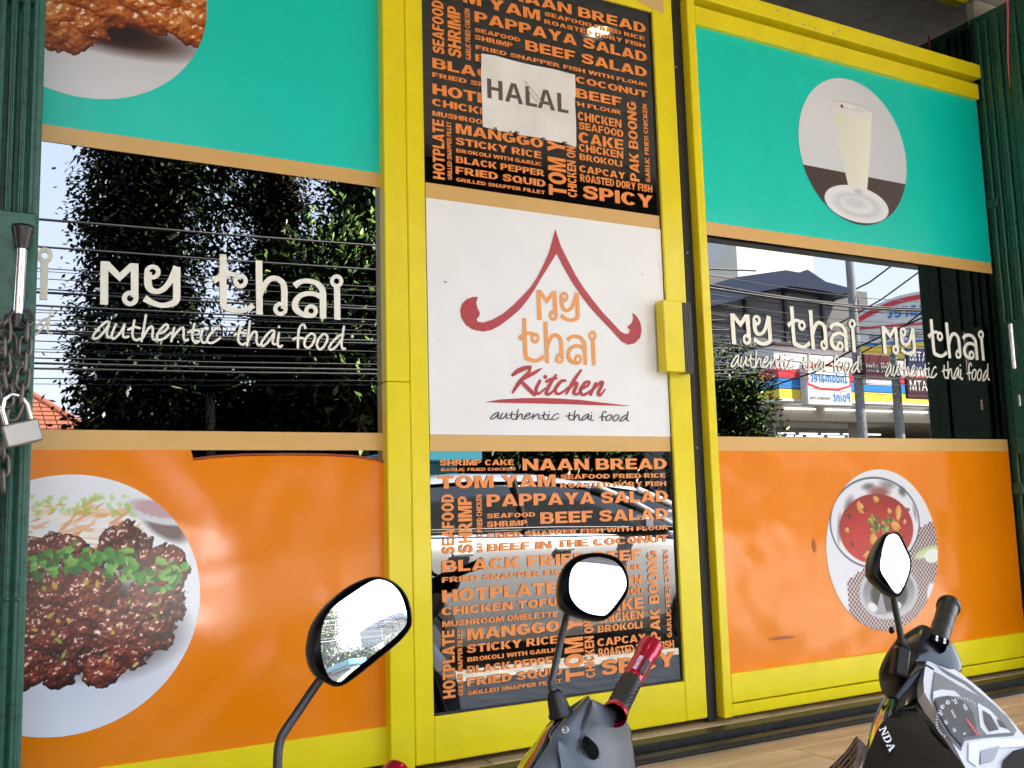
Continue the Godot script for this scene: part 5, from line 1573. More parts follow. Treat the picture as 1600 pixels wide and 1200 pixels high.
	var be = grip_lathe(s2, "bar_end", redm, b, c, [[0.0, 0.0172], [0.04, 0.0178], [0.62, 0.0172], [0.7, 0.0195], [0.95, 0.0205], [1.0, 0.0195], [1.0, 0.016], [0.97, 0.0]], 28)
	var bx = (c - b).normalized()
	var tocam = (CAM - (b + c) / 2.0)
	var face = (tocam - bx * tocam.dot(bx)).normalized()
	var sidev = bx.cross(face)
	var f2 = (face * 0.9 + sidev * 0.43).normalized()
	var fs = bx.cross(f2)
	mb = MB.new()
	mb.box(Vector3(-0.0052, -0.022, -0.002), Vector3(0.0052, 0.022, 0.0012), 0.001, Transform3D(Basis(fs, bx, f2), b + bx * 0.033 + f2 * 0.0178))
	var inlay = obj("inlay", mb, rubber, be)
	mb = MB.new()
	for k in 5: mb.box(Vector3(-0.0046 + k * 0.002, -0.02, 0.0012), Vector3(-0.0038 + k * 0.002, 0.02, 0.002), 0.0, Transform3D(Basis(fs, bx, f2), b + bx * 0.033 + f2 * 0.0178))
	obj("inlay_ribs", mb, mat("rib_grey", lin(0.1, 0.1, 0.1), 0.4), be)
	var f3 = (face * 0.96 - sidev * 0.28).normalized()
	var tx = font_text("MONSTER", 700)
	var tb = bounds(tx)
	mb = MB.new()
	for k in range(0, tx.size() - 2, 3):
		var q = []
		for j in 3:
			var p: Vector2 = (tx[k + j] - tb.position) / tb.size
			var ang = (p.y - 0.5) * 0.36
			var dv = (f3 * cos(ang) + f3.cross(bx) * sin(ang)).normalized()
			q.append(b + bx * (0.012 + 0.042 * p.x) + dv * 0.01835)
		if (q[1] - q[0]).cross(q[2] - q[0]).dot(f3) < 0.0: q.reverse()
		mb.tri(q[0], q[1], q[2])
	obj("lettering", mb, mat("white_print", lin(0.8, 0.8, 0.8), 0.5), be)
	# faceted rear cover
	var cv = skin(s2, "bar_cover", gsat, [[924, 1094, 1.432], [908, 1131, 1.41], [907, 1150, 1.40], [906, 1190, 1.375], [905, 1240, 1.34], [905, 1300, 1.3]], [[925, 1092, 1.44], [957, 1108, 1.47], [980, 1128, 1.5], [986, 1152, 1.505], [992, 1198, 1.48], [1000, 1290, 1.43]], 0.028, 10)
	skin(cv, "cover_bevel", gsat, [[919, 1086, 1.44], [866, 1141, 1.405], [859, 1160, 1.39], [830, 1204, 1.345], [800, 1250, 1.31], [770, 1300, 1.27]], [[924, 1094, 1.432], [908, 1131, 1.41], [907, 1150, 1.40], [906, 1190, 1.375], [905, 1240, 1.34], [905, 1300, 1.3]], 0.003, 5)
	skin(cv, "cover_recess", gsat, [[872, 1158, 1.372], [873, 1172, 1.365], [877, 1200, 1.35], [880, 1240, 1.33]], [[873, 1157, 1.374], [888, 1168, 1.375], [905, 1184, 1.369], [940, 1230, 1.345]], 0.001, 4)
	skin(cv, "cover_side", gsat, [[986, 1138, 1.51], [990, 1170, 1.5], [996, 1200, 1.48], [1004, 1290, 1.43]], [[984, 1136, 1.56], [988, 1170, 1.56], [993, 1200, 1.55], [1000, 1290, 1.5]], 0.0, 3)
	shell(cv, "slot_rim", gsat, [[908, 1150, 1.392], [914, 1146, 1.392], [922, 1150, 1.394], [934, 1162, 1.4], [939, 1172, 1.398], [937, 1186, 1.392], [930, 1191, 1.386], [919, 1184, 1.382], [908, 1168, 1.385]], 0.002, 0.01)
	shell(cv, "slot_shade", mat("slot_dark", lin(0.003, 0.003, 0.003), 0.8, 0.0, 0.2), [[909.5, 1157, 1.384], [914, 1150, 1.385], [921, 1153, 1.387], [932, 1164, 1.393], [936, 1174, 1.391], [934, 1184, 1.386], [927, 1187, 1.381], [919, 1180, 1.378], [910, 1167, 1.38]], 0.001, 0.004)  # raised black patch, colour stands in for the shade inside a recessed hole
	grip_lathe(cv, "screw", mat("steel", lin(0.5, 0.5, 0.5), 0.3, 1.0), G(883, 1140.5, 1.405), G(882.4, 1140.2, 1.395), [[0.0, 0.0058], [0.4, 0.0058], [0.55, 0.004], [0.3, 0.0032], [0.3, 0.0]], 16)
	skin(s2, "front_cowl", plum, [[878, 1112, 1.45], [857, 1130, 1.44], [836, 1160, 1.43], [815, 1188, 1.42], [800, 1220, 1.41], [780, 1290, 1.39]], [[917, 1087, 1.445], [866, 1141, 1.41], [858, 1161, 1.395], [829, 1205, 1.35], [799, 1250, 1.315], [768, 1302, 1.275]], 0.012, 6)

	# --- scooter with the silver instrument panel
	var s3 = thing("parked_scooter", "black scooter with silver instrument panel and speedometer", "scooter", "scooters parked along the deck")
	scooter_body(s3, Vector3(1.35, 0, 1.22), plum, seat)
	scooter_mirror(s3, Vector2(1396, 881), 1.62, Vector3(0.9, 0.42, 0.6),
		[[1366, 897], [1366, 870], [1373, 850], [1381, 835], [1392, 832], [1404, 832.5], [1415, 852], [1424, 876], [1421, 900], [1409, 928], [1400, 931], [1383, 917]],
		[[1375, 890], [1377, 866], [1382, 846], [1388, 836.5], [1401, 836], [1411, 854], [1420.5, 876], [1418, 898], [1407, 923], [1398, 926], [1385, 908]], 0.5,
		[[1392, 905, 1.66], [1395, 925, 1.65], [1399, 950, 1.65], [1404, 975, 1.65], [1409, 1004, 1.65]], 0.0056)
	grip_lathe(s3, "mirror_boot", rubber, G(1411, 1016, 1.66), G(1408, 998, 1.655), [[0.0, 0.0], [0.0, 0.012], [0.7, 0.0105], [1.0, 0.007]])
	grip_lathe(s3, "lever_ball", blackp, G(1397, 985, 1.68), G(1389, 984, 1.68), [[0.0, 0.0], [0.15, 0.005], [0.5, 0.0068], [0.85, 0.005], [1.0, 0.0]])
	var g0 = G(1463, 1008, 1.66)
	var g1 = G(1483, 944, 1.8)
	grip_lathe(s3, "grip", rubber, g0, g1, [[0.0, 0.0165], [0.1, 0.0165], [0.11, 0.0175], [0.3, 0.0172], [0.31, 0.0165], [0.36, 0.0165], [0.37, 0.0175], [0.58, 0.0172], [0.59, 0.0165], [0.64, 0.0165], [0.65, 0.0175], [0.9, 0.018], [0.91, 0.021], [0.97, 0.021], [1.0, 0.018], [1.0, 0.0]], 28)
	shell(s3, "bar_cover", blackp, [[1398, 1002, 1.68], [1430, 980, 1.7], [1446, 977, 1.7], [1470, 992, 1.69], [1486, 1003, 1.69], [1497, 1022, 1.68], [1503, 1048, 1.66], [1475, 1060, 1.63], [1452, 1040, 1.63], [1420, 1062, 1.6], [1398, 1090, 1.58], [1381, 1084, 1.6], [1374, 1066, 1.63], [1374, 1046, 1.65], [1385, 1021, 1.67]], 0.018, 0.04)
	var bf = Basis(Vector3(0.83, 0.35, -0.43).normalized(), deg_to_rad(-35.0))
	mb = MB.new()
	mb.box(Vector3(-0.0125, -0.024, -0.012), Vector3(0.0125, 0.024, 0.012), 0.004, Transform3D(cb * Basis(Vector3(0, 0, 1), -0.28) * Basis(Vector3(1, 0, 0), -0.35), G(1406, 1034, 1.61)))
	obj("brake_reservoir", mb, mat("reservoir_black", lin(0.01, 0.01, 0.01), 0.25), s3)
	mb = MB.new()
	var swt = Transform3D(cb * Basis(Vector3(0, 0, 1), -0.33) * Basis(Vector3(1, 0, 0), -0.4), G(1468, 1000, 1.64))
	mb.box(Vector3(-0.016, -0.006, -0.004), Vector3(0.016, 0.006, 0.004), 0.002, swt)
	var sw = obj("switch", mb, mats["slot_dark"], s3)
	for e in [-0.007, 0.007]:
		mb = MB.new()
		mb.box(Vector3(e - 0.002, -0.0045, 0.004), Vector3(e + 0.002, -0.0005, 0.0046), 0.0, swt)
		mb.box(Vector3(e - 0.002, 0.0005, 0.004), Vector3(e + 0.002, 0.0045, 0.0046), 0.0, swt)
		obj("switch_mark", mb, mats["white_print"], sw)
	# instrument panel: a tilted plane
	var pA = G(1455, 1024, 1.66)
	var pB = G(1508, 1199, 1.43)
	var pC = G(1599, 1150, 1.55)
	var pn = (pB - pA).cross(pC - pA).normalized()
	if pn.dot(CAM - pA) < 0.0: pn = -pn
	var dsh = panel(s3, "instrument_panel", silver, pA, pn, [[1455, 1023], [1476, 1036], [1501, 1052], [1532, 1077], [1561, 1104], [1585, 1131], [1600, 1150], [1616, 1180], [1600, 1225], [1540, 1250], [1517, 1214], [1508, 1199], [1499, 1181], [1486, 1156], [1470, 1127], [1455, 1100], [1444, 1081], [1443, 1063], [1446, 1038]], 0.0, 0.02)
	panel(dsh, "meter_bezel", mat("bezel_grey", lin(0.16, 0.165, 0.17), 0.35), pA, pn, [[1459, 1050], [1470, 1055], [1500, 1073], [1530, 1089], [1572, 1119], [1588, 1142], [1583, 1150], [1535, 1153.5], [1507, 1158], [1501, 1174], [1482, 1153], [1463, 1122], [1453.5, 1090]], 0.0012, 0.0008)
	panel(dsh, "meter_white", mat("meter_white", lin(0.72, 0.73, 0.74), 0.3), pA, pn, [[1457, 1082], [1470, 1079], [1490, 1081], [1500, 1090], [1478, 1088], [1462, 1093], [1457, 1098]], 0.0026, 0.001)
	panel(dsh, "dial", mat("dial_black", lin(0.03, 0.033, 0.037), 0.3), pA, pn, [[1457, 1094], [1466, 1090], [1480, 1089], [1498, 1093], [1512, 1103], [1520, 1118], [1527, 1150], [1506, 1154], [1501, 1168], [1483, 1148], [1466, 1120]], 0.0026, 0.001)
	panel(dsh, "gauge_frame", mats["meter_white"], pA, pn, [[1526, 1100], [1545, 1111], [1577, 1146], [1540, 1149], [1530, 1138], [1528, 1118]], 0.003, 0.0015)
	panel(dsh, "gauge_window", mats["dial_black"], pA, pn, [[1533, 1113], [1545, 1120], [1558, 1143], [1543, 1146], [1536, 1132]], 0.005, 0.0005)
	panel(dsh, "gauge_window", mats["dial_black"], pA, pn, [[1555, 1126], [1564, 1131], [1573, 1142], [1560, 1138]], 0.005, 0.0005)
	panel(dsh, "panel_groove", mats["bezel_grey"], pA, pn, [[1462, 1040], [1474, 1046], [1510, 1066], [1552, 1101], [1575, 1124], [1573, 1126], [1550, 1104], [1508, 1070], [1482, 1056], [1472, 1049]], 0.0012, 0.0006)
	panel(dsh, "lower_switch_panel", mats["meter_white"], pA, pn, [[1512, 1162], [1545, 1156], [1598, 1156], [1602, 1168], [1560, 1170], [1530, 1178], [1526, 1200], [1512, 1190]], 0.0026, 0.001)
	panel(dsh, "indicator_window", mat("window_grey", lin(0.35, 0.36, 0.37), 0.3), pA, pn, [[1530, 1176], [1560, 1168], [1551, 1190], [1530, 1196]], 0.0045, 0.0008)
	panel(dsh, "lower_trim", blackp, pA, pn, [[1566, 1190], [1580, 1176], [1604, 1170], [1620, 1185], [1612, 1230], [1560, 1235]], 0.0046, 0.006)
	panel(dsh, "needle", mat("needle_red", lin(0.6, 0.02, 0.03), 0.4), pA, pn, [[1506, 1126], [1509, 1125], [1526, 1150], [1524, 1152]], 0.0045, 0.0006)
	var tick = mat("dial_white", lin(0.75, 0.78, 0.8), 0.4)
	for k in 25:
		var an = deg_to_rad(38.0 + 205.0 * k / 24.0)
		var cv2 = Vector2(cos(an), -sin(an))
		var ce = Vector2(1494.0, 1125.0)
		var o = ce + Vector2(cv2.x * 34.0 + cv2.y * -6.0, cv2.y * 33.0)
		var i2 = ce + Vector2(cv2.x * 31.0 + cv2.y * -5.5, cv2.y * 30.0)
		var w = Vector2(-(o - i2).y, (o - i2).x).normalized() * 0.55
		panel(dsh, "tick", tick, pA, pn, [[o.x + w.x, o.y + w.y], [o.x - w.x, o.y - w.y], [i2.x - w.x, i2.y - w.y], [i2.x + w.x, i2.y + w.y]], 0.0042, 0.0002)
	for e in [["100", 1506, 1107], ["80", 1491, 1099], ["60", 1479, 1100], ["40", 1470, 1107], ["30", 1468, 1117], ["20", 1476, 1131], ["10", 1489, 1143], ["0", 1505, 1149]]:
		dial_text(dsh, e[0], tick, pA, pn, Vector2(e[1], e[2]), Vector2(0.45, 0.9), 5.0)
	dial_text(dsh, "km/h", tick, pA, pn, Vector2(1488, 1118), Vector2(0.45, 0.9), 4.0)
	var lens = mat("clear_lens", Color(1, 1, 1, 0.06), 0.0, 0.0, 0.6)
	lens.transparency = BaseMaterial3D.TRANSPARENCY_ALPHA
	panel(dsh, "meter_lens", lens, pA, pn, [[1459, 1052], [1470, 1057], [1500, 1074], [1530, 1090], [1571, 1120], [1586, 1142], [1582, 1149], [1535, 1152.5], [1506, 1157], [1500, 1172], [1482, 1151], [1464, 1121], [1455, 1091]], 0.0085, 0.0005)
	# glossy front cowl and its ridge
	skin(s3, "front_cowl", plum, [[1453, 1026, 1.665], [1429, 1039, 1.64], [1406, 1061, 1.62], [1384, 1088, 1.6], [1368, 1119, 1.58], [1356, 1158, 1.56], [1347, 1195, 1.54], [1335, 1250, 1.52]], [[1446, 1055, 1.64], [1444, 1081, 1.61], [1425, 1095, 1.58], [1400, 1112, 1.545], [1377, 1130, 1.515], [1362, 1160, 1.49], [1350, 1195, 1.46], [1338, 1250, 1.43]], 0.006, 6)
	skin(s3, "cowl_face", plum, [[1444, 1081, 1.61], [1425, 1095, 1.58], [1400, 1112, 1.545], [1377, 1130, 1.515], [1362, 1160, 1.49], [1350, 1195, 1.46], [1338, 1250, 1.43]], [[1445, 1082, 1.608], [1455, 1100, 1.575], [1470, 1127, 1.53], [1486, 1156, 1.49], [1499, 1181, 1.455], [1508, 1199, 1.43], [1530, 1255, 1.36]], 0.004, 6)
	skin(s3, "cowl_trim", mat("trim_light", lin(0.35, 0.36, 0.37), 0.25, 0.4), [[1428, 1038, 1.637], [1405, 1060, 1.616], [1383, 1087.5, 1.596], [1367, 1118, 1.575], [1357, 1150, 1.555]], [[1430, 1039, 1.634], [1407.5, 1061.5, 1.613], [1386, 1089.5, 1.593], [1369.5, 1120, 1.572], [1358, 1152, 1.552]], 0.0, 2)
	skin(s3, "cowl_trim", gsat, [[1436, 1040, 1.634], [1412, 1066, 1.606], [1392, 1094, 1.58], [1374, 1124, 1.555], [1366, 1142, 1.54]], [[1442, 1044, 1.63], [1420, 1074, 1.594], [1398, 1100, 1.568], [1379, 1122, 1.548], [1368, 1141, 1.537]], 0.001, 3)
	var fn = (G(1350, 1195, 1.452) - G(1377, 1130, 1.507)).cross(G(1486, 1156, 1.482) - G(1377, 1130, 1.507)).normalized()
	if fn.dot(CAM - G(1400, 1150, 1.49)) < 0.0: fn = -fn
	dial_text(s3, "NDA", mat("white_print", lin(0.8, 0.8, 0.8), 0.5), G(1377, 1130, 1.507), fn, Vector2(1386, 1157), Vector2(0.42, 0.9), 11.5, "Droid Serif", 40.0)
	var fl = skin(s3, "front_fairing", plum, [[1338, 1150, 1.66], [1320, 1175, 1.66], [1295, 1200, 1.66], [1260, 1235, 1.66]], [[1356, 1168, 1.62], [1348, 1190, 1.6], [1335, 1215, 1.58], [1310, 1255, 1.56]], 0.004, 4)
	for k in 4:
		var o = k * 4.5
		skin(fl, "fairing_stripe", mats["trim_light"], [[1340 + o, 1151 + o, 1.652 - k * 0.009], [1324 + o, 1174 + o, 1.65 - k * 0.013], [1300 + o, 1200 + o, 1.648 - k * 0.016]], [[1341.5 + o, 1152.5 + o, 1.65 - k * 0.009], [1325.5 + o, 1175.5 + o, 1.648 - k * 0.013], [1301.5 + o, 1201.5 + o, 1.646 - k * 0.016]], 0.0, 1)
func panel(parent: Node, called: String, m: Material, p: Vector3, n: Vector3, outline: Array, lift: float, thick: float) -> MeshInstance3D:   # a flat plate on a tilted plane
	var ux = n.cross(Vector3(0, 1, 0)).normalized()
	var uy = n.cross(ux)
	var q = PackedVector2Array()
	var w = []
	for o in outline:
		var x = on_plane(o[0], o[1], p, n)
		w.append(x)
		q.append(Vector2((x - p).dot(ux), (x - p).dot(uy)))
	var mb = MB.new()
	var ix = Geometry2D.triangulate_polygon(q)
	for k in range(0, ix.size(), 3):
		var a: Vector3 = w[ix[k]] + n * (lift + thick * 0.0)
		var b: Vector3 = w[ix[k + 1]] + n * lift
		var c: Vector3 = w[ix[k + 2]] + n * lift
		if (b - a).cross(c - a).dot(n) > 0.0: mb.tri(a, b, c)
		else: mb.tri(a, c, b)
	var cen = Vector3.ZERO
	for x in w: cen += x
	cen /= w.size()
	for k in w.size():
		var a: Vector3 = w[k] + n * lift
		var b: Vector3 = w[(k + 1) % w.size()] + n * lift
		var nn = (b - a).cross(n)
		if nn.dot(a - cen) > 0.0: mb.quad(a, a - n * thick, b - n * thick, b)
		else: mb.quad(b, b - n * thick, a - n * thick, a)
	return obj(called, mb, m, parent)
func dial_text(parent: Node, s: String, m: Material, p: Vector3, n: Vector3, at: Vector2, run: Vector2, size: float, face := "Droid Sans", wide := 0.0) -> void:   # print on a tilted plane; run: which way the line goes in the picture
	var t = font_text(s, 700, face)
	var b = bounds(t)
	var h = size
	var w: float = wide if wide > 0.0 else size * b.size.x / b.size.y
	run = run.normalized()
	var up = Vector2(run.y, -run.x)
	var mb = MB.new()
	for k in range(0, t.size() - 2, 3):
		var q = []
		for j in 3:
			var u: Vector2 = (t[k + j] - b.get_center()) / b.size
			var px = at + run * u.x * w + up * u.y * h
			q.append(on_plane(px.x, px.y, p, n) + n * 0.004)
		if (q[1] - q[0]).cross(q[2] - q[0]).dot(n) < 0.0: q.reverse()
		mb.tri(q[0], q[1], q[2])
	obj("lettering", mb, m, parent)
# ---------------------------------------------------------------- the printed food pictures (flat print on round vinyl)
class Pic:
	var n = 512
	var im: Image
	var nz = FastNoiseLite.new()
	var nf = FastNoiseLite.new()
	func _init(size: int, c: Color, sd: int) -> void:
		n = size
		im = Image.create(n, n, false, Image.FORMAT_RGB8)
		im.fill(c)
		nz.seed = sd; nz.frequency = 0.02; nz.fractal_octaves = 3
		nf.seed = sd + 9; nf.frequency = 0.09; nf.fractal_octaves = 3
	func mixp(x: int, y: int, c: Color, a: float) -> void:
		im.set_pixel(x, y, im.get_pixel(x, y).lerp(c, a))
	func ell(c: Vector2, r: Vector2, rot: float, col: Color, soft := 0.03, rag := 0.0, col2 := Color(-1, 0, 0), grain := 0.0) -> void:   # soft edged ellipse; rag: uneven outline; col2: the other side of a tone run
		var R = maxf(r.x, r.y) * (1.0 + rag) + 0.02
		var x0 = clampi(int((c.x - R) * n), 0, n - 1)
		var x1 = clampi(int((c.x + R) * n), 0, n - 1)
		var y0 = clampi(int((c.y - R) * n), 0, n - 1)
		var y1 = clampi(int((c.y + R) * n), 0, n - 1)
		var cs = cos(rot)
		var sn = sin(rot)
		for y in range(y0, y1 + 1):
			for x in range(x0, x1 + 1):
				var d = Vector2(float(x) / n, float(y) / n) - c
				var e = Vector2((d.x * cs + d.y * sn) / r.x, (-d.x * sn + d.y * cs) / r.y)
				var l = e.length()
				if rag > 0.0: l += nf.get_noise_2d(x, y) * rag
				if l < 1.0:
					var k = col
					if col2.r >= 0.0: k = col.lerp(col2, clampf(e.y * 0.5 + 0.5, 0, 1))
					if grain > 0.0:
						var g = 1.0 + nf.get_noise_2d(x * 1.7 + 300.0, y * 1.7) * grain
						k = Color(k.r * g, k.g * g, k.b * g)
					mixp(x, y, k, clampf((1.0 - l) / maxf(soft, 0.001), 0, 1) * col.a)
	func shape(p: PackedVector2Array, col: Color, col2 := Color(-1, 0, 0), grain := 0.0) -> void:
		var b = Rect2(p[0], Vector2.ZERO)
		for q in p: b = b.expand(q)
		for y in range(clampi(int(b.position.y * n), 0, n - 1), clampi(int(b.end.y * n) + 1, 0, n)):
			for x in range(clampi(int(b.position.x * n), 0, n - 1), clampi(int(b.end.x * n) + 1, 0, n)):
				if Geometry2D.is_point_in_polygon(Vector2((x + 0.5) / n, (y + 0.5) / n), p):
					var k = col
					if col2.r >= 0.0: k = col.lerp(col2, (float(x) / n - b.position.x) / maxf(b.size.x, 0.001))
					if grain > 0.0:
						var g = 1.0 + nf.get_noise_2d(x * 1.7, y * 1.7) * grain
						k = Color(k.r * g, k.g * g, k.b * g)
					im.set_pixel(x, y, k)
	func lumps(list: Array, dark: Color, base: Color, hot: Color, rough := 0.5, shine := 1.0) -> void:   # photographed glazed pieces
		var h = PackedFloat32Array()
		h.resize(n * n)
		h.fill(-1.0)
		for s in list:
			var R: float = maxf(s[2], s[3]) * 1.25
			for y in range(clampi(int((s[1] - R) * n), 0, n - 1), clampi(int((s[1] + R) * n), 0, n)):
				for x in range(clampi(int((s[0] - R) * n), 0, n - 1), clampi(int((s[0] + R) * n), 0, n)):
					var d = Vector2(float(x) / n - s[0], float(y) / n - s[1]).rotated(-s[4])
					var l = Vector2(d.x / s[2], d.y / s[3]).length() + nz.get_noise_2d(x + s[0] * 900.0, y) * 0.35
					if l < 1.0:
						var v: float = sqrt(1.0 - l * l) * 0.9 + s[5] + nz.get_noise_2d(x * 0.9, y * 0.9 + s[0] * 500.0) * rough + nf.get_noise_2d(x * 0.5, y * 0.5) * rough * 0.14
						h[y * n + x] = maxf(h[y * n + x], maxf(v, -0.9))
		for y in range(1, n - 1):
			for x in range(1, n - 1):
				var v = h[y * n + x]
				if v > -1.0:
					var gx = maxf(h[y * n + x + 1], -0.5) - maxf(h[y * n + x - 1], -0.5)
					var gy = maxf(h[(y + 1) * n + x], -0.5) - maxf(h[(y - 1) * n + x], -0.5)
					var nn = Vector3(-gx * 9.0, -gy * 9.0, 1.0).normalized()
					var df = clampf(nn.dot(Vector3(-0.25, -0.62, 0.74)), 0.0, 1.0)
					var dp = clampf(v * 0.75 + 0.1, 0.0, 1.0)
					var t = df * (0.35 + 0.65 * dp)
					var c = dark.lerp(base, clampf(t * 1.5, 0, 1)).lerp(hot, clampf((t - 0.5) * 1.3 + nz.get_noise_2d(x * 1.3, y * 1.3 + 90.0) * 0.35, 0, 1))
					var sp = pow(clampf(nn.dot(Vector3(-0.2, -0.42, 0.88)), 0, 1), 22.0) * shine * clampf(0.1 + nf.get_noise_2d(x * 0.7 + 77.0, y * 0.7) * 2.6, 0, 1)
					im.set_pixel(x, y, c.lerp(Color(1, 0.95, 0.88), clampf(sp, 0, 0.9)))
func on_pic(px: float, py: float, cx: float, cy: float, r: float) -> Vector2:
	var q = U(px, py)
	return Vector2((q.x - cx) / (2.0 * r) + 0.5, 0.5 - (q.y - cy) / (2.0 * r))
var food_list := []
func food_mat(k: int) -> Material:
	if mats.has("food_print_%d" % k): return mats["food_print_%d" % k]
	var fr = RandomNumberGenerator.new()
	fr.seed = 77 + k
	var P: Pic
	if k == 0:
		P = Pic.new(512, s8(206, 209, 211), 3)
		var f = func(x, y): return on_pic(x, y, 0.147, EYE + 1.165, 0.262)
		P.ell(Vector2(0.5, 0.98), Vector2(0.75, 0.28), 0.0, s8(222, 223, 224), 0.9)
		P.ell(f.call(140, 165), Vector2(0.17, 0.018), 0.02, s8(40, 42, 44), 0.2)
		P.ell(Vector2(0.66, 0.7), Vector2(0.36, 0.1), 0.0, s8(70, 46, 38), 0.6)
		P.ell(Vector2(0.6, 0.68), Vector2(0.2, 0.08), 0.0, s8(38, 24, 22), 0.6)
		var L = []
		for e in [[95, 45, 0.14, 0.1, 0.2], [130, 35, 0.1, 0.07, 0.5], [70, 20, 0.16, 0.12, 0.0], [170, 5, 0.2, 0.1, 0.2], [240, 20, 0.16, 0.08, 0.3], [290, 40, 0.13, 0.08, 0.4], [310, 15, 0.1, 0.14, 0.1], [200, -30, 0.3, 0.15, 0.0], [100, -30, 0.3, 0.14, 0.0], [270, 36, 0.07, 0.05, 0.0], [300, 60, 0.06, 0.04, 0.3]]:
			var p: Vector2 = f.call(e[0], e[1])
			L.append([p.x, p.y, e[2], e[3], e[4], fr.randf_range(-0.15, 0.15)])
		P.lumps(L, s8(84, 32, 12), s8(190, 98, 34), s8(238, 186, 100), 0.3, 2.2)
	elif k == 1:
		P = Pic.new(512, s8(214, 217, 219), 5)
		var f = func(x, y): return on_pic(x, y, 2.54, EYE + 1.15, 0.256)
		P.ell(Vector2(0.2, 0.3), Vector2(0.6, 0.5), 0.0, s8(224, 226, 228), 0.9)
		var ty: float = f.call(1262, 259).y
		P.shape(PackedVector2Array([Vector2(0, ty), Vector2(1, ty), Vector2(1, 1), Vector2(0, 1)]), s8(70, 58, 54), s8(84, 72, 68), 0.0)
		for i in 40:
			for j in 34:
				if (i + j) % 2 == 0: P.ell(Vector2(0.0125 + i / 40.0, ty + 0.008 + j * 0.013), Vector2(0.009, 0.005), 0.3, s8(104, 88, 82), 0.6)
		var sc: Vector2 = f.call(1338, 318)
		P.ell(sc + Vector2(0, 0.005), Vector2(0.3, 0.125), 0.02, s8(236, 238, 240), 0.03)
		P.ell(sc + Vector2(0, 0.012), Vector2(0.25, 0.095), 0.02, s8(206, 210, 214), 0.3)
		P.ell(sc + Vector2(0, 0.01), Vector2(0.19, 0.07), 0.02, s8(232, 234, 236), 0.3)
		P.ell(sc + Vector2(-0.02, 0.0), Vector2(0.12, 0.045), 0.02, s8(212, 216, 220), 0.5)
		var tl: Vector2 = f.call(1297, 158)
		var tr: Vector2 = f.call(1361, 175)
		var bl: Vector2 = f.call(1324, 290)
		var br: Vector2 = f.call(1354, 293)
		P.shape(PackedVector2Array([tl, tr, tr.lerp(br, 0.45) + Vector2(0.012, 0), br, Vector2(br.x - 0.02, br.y + 0.05), Vector2(bl.x + 0.02, bl.y + 0.05), bl, tl.lerp(bl, 0.45) + Vector2(-0.012, 0)]), s8(228, 230, 224), s8(238, 238, 232))
		var ml = tl.lerp(bl, 0.13)
		var mr = tr.lerp(br, 0.13)
		P.shape(PackedVector2Array([ml + Vector2(0.012, 0), mr - Vector2(0.012, 0), tr.lerp(br, 0.45) + Vector2(0.0, 0), br - Vector2(0.012, 0), bl + Vector2(0.012, 0), tl.lerp(bl, 0.45)]), s8(226, 228, 206), s8(244, 244, 228))
		P.ell((tl + tr) / 2.0, Vector2((tr.x - tl.x) / 2.0, 0.028), 0.0, s8(206, 208, 208), 0.1)
		P.ell((tl + tr) / 2.0 + Vector2(0, 0.004), Vector2((tr.x - tl.x) / 2.0 - 0.012, 0.02), 0.0, s8(234, 234, 230), 0.2, 0.3)
		P.ell(f.call(1314, 166), Vector2(0.016, 0.014), 0.0, s8(150, 28, 34), 0.3, 0.4)
		P.ell(f.call(1340, 170), Vector2(0.05, 0.012), 0.0, s8(220, 222, 224), 0.3, 0.4)
		P.ell((bl + br) / 2.0 + Vector2(0, 0.035), Vector2(0.05, 0.02), 0.0, s8(196, 202, 206), 0.4)
	elif k == 2:
		P = Pic.new(640, s8(234, 238, 240), 12)
		var f = func(x, y): return on_pic(x, y, 0.147, EYE - 0.178, 0.262)
		P.ell(Vector2(0.6, 0.85), Vector2(0.5, 0.4), 0.0, s8(214, 221, 232), 0.9)
		P.ell(Vector2(0.5, 0.98), Vector2(0.6, 0.14), 0.0, s8(228, 233, 240), 0.8)
		var bw: Vector2 = f.call(245, 800)
		P.ell(bw + Vector2(0.03, 0.06), Vector2(0.12, 0.05), 0.6, s8(112, 96, 92), 0.4)
		P.ell(bw, Vector2(0.15, 0.05), 0.28, s8(214, 216, 220), 0.2)
		P.ell(bw + Vector2(-0.005, -0.012), Vector2(0.11, 0.035), 0.28, s8(196, 164, 168), 0.3, 0.2, Color(-1, 0, 0), 0.1)
		for i in 90:                                                            # shredded salad
			var p: Vector2 = f.call(50 + fr.randf() * 150, 790 + fr.randf() * 75)
			var cc: Color = [s8(246, 240, 226), s8(240, 210, 176), s8(232, 184, 140), s8(250, 250, 244), s8(222, 160, 110)][fr.randi() % 5]
			P.ell(p, Vector2(fr.randf_range(0.03, 0.09), fr.randf_range(0.004, 0.013)), fr.randf_range(-0.9, 0.3), Color(cc.r, cc.g, cc.b, 0.85), 0.3)
		for i in 40:
			var p: Vector2 = f.call(48 + fr.randf() * 160, 775 + fr.randf() * 30)
			P.ell(p, Vector2(0.018, 0.012), fr.randf() * 3.0, Color(0.6, 0.78, 0.3, 0.5), 0.5, 0.6)
		P.ell(f.call(170, 990), Vector2(0.33, 0.2), 0.0, Color(0.16, 0.1, 0.1, 0.75), 0.5)
		P.ell(f.call(110, 950), Vector2(0.3, 0.2), 0.0, Color(0.1, 0.05, 0.05, 0.9), 0.4)
		var L = []
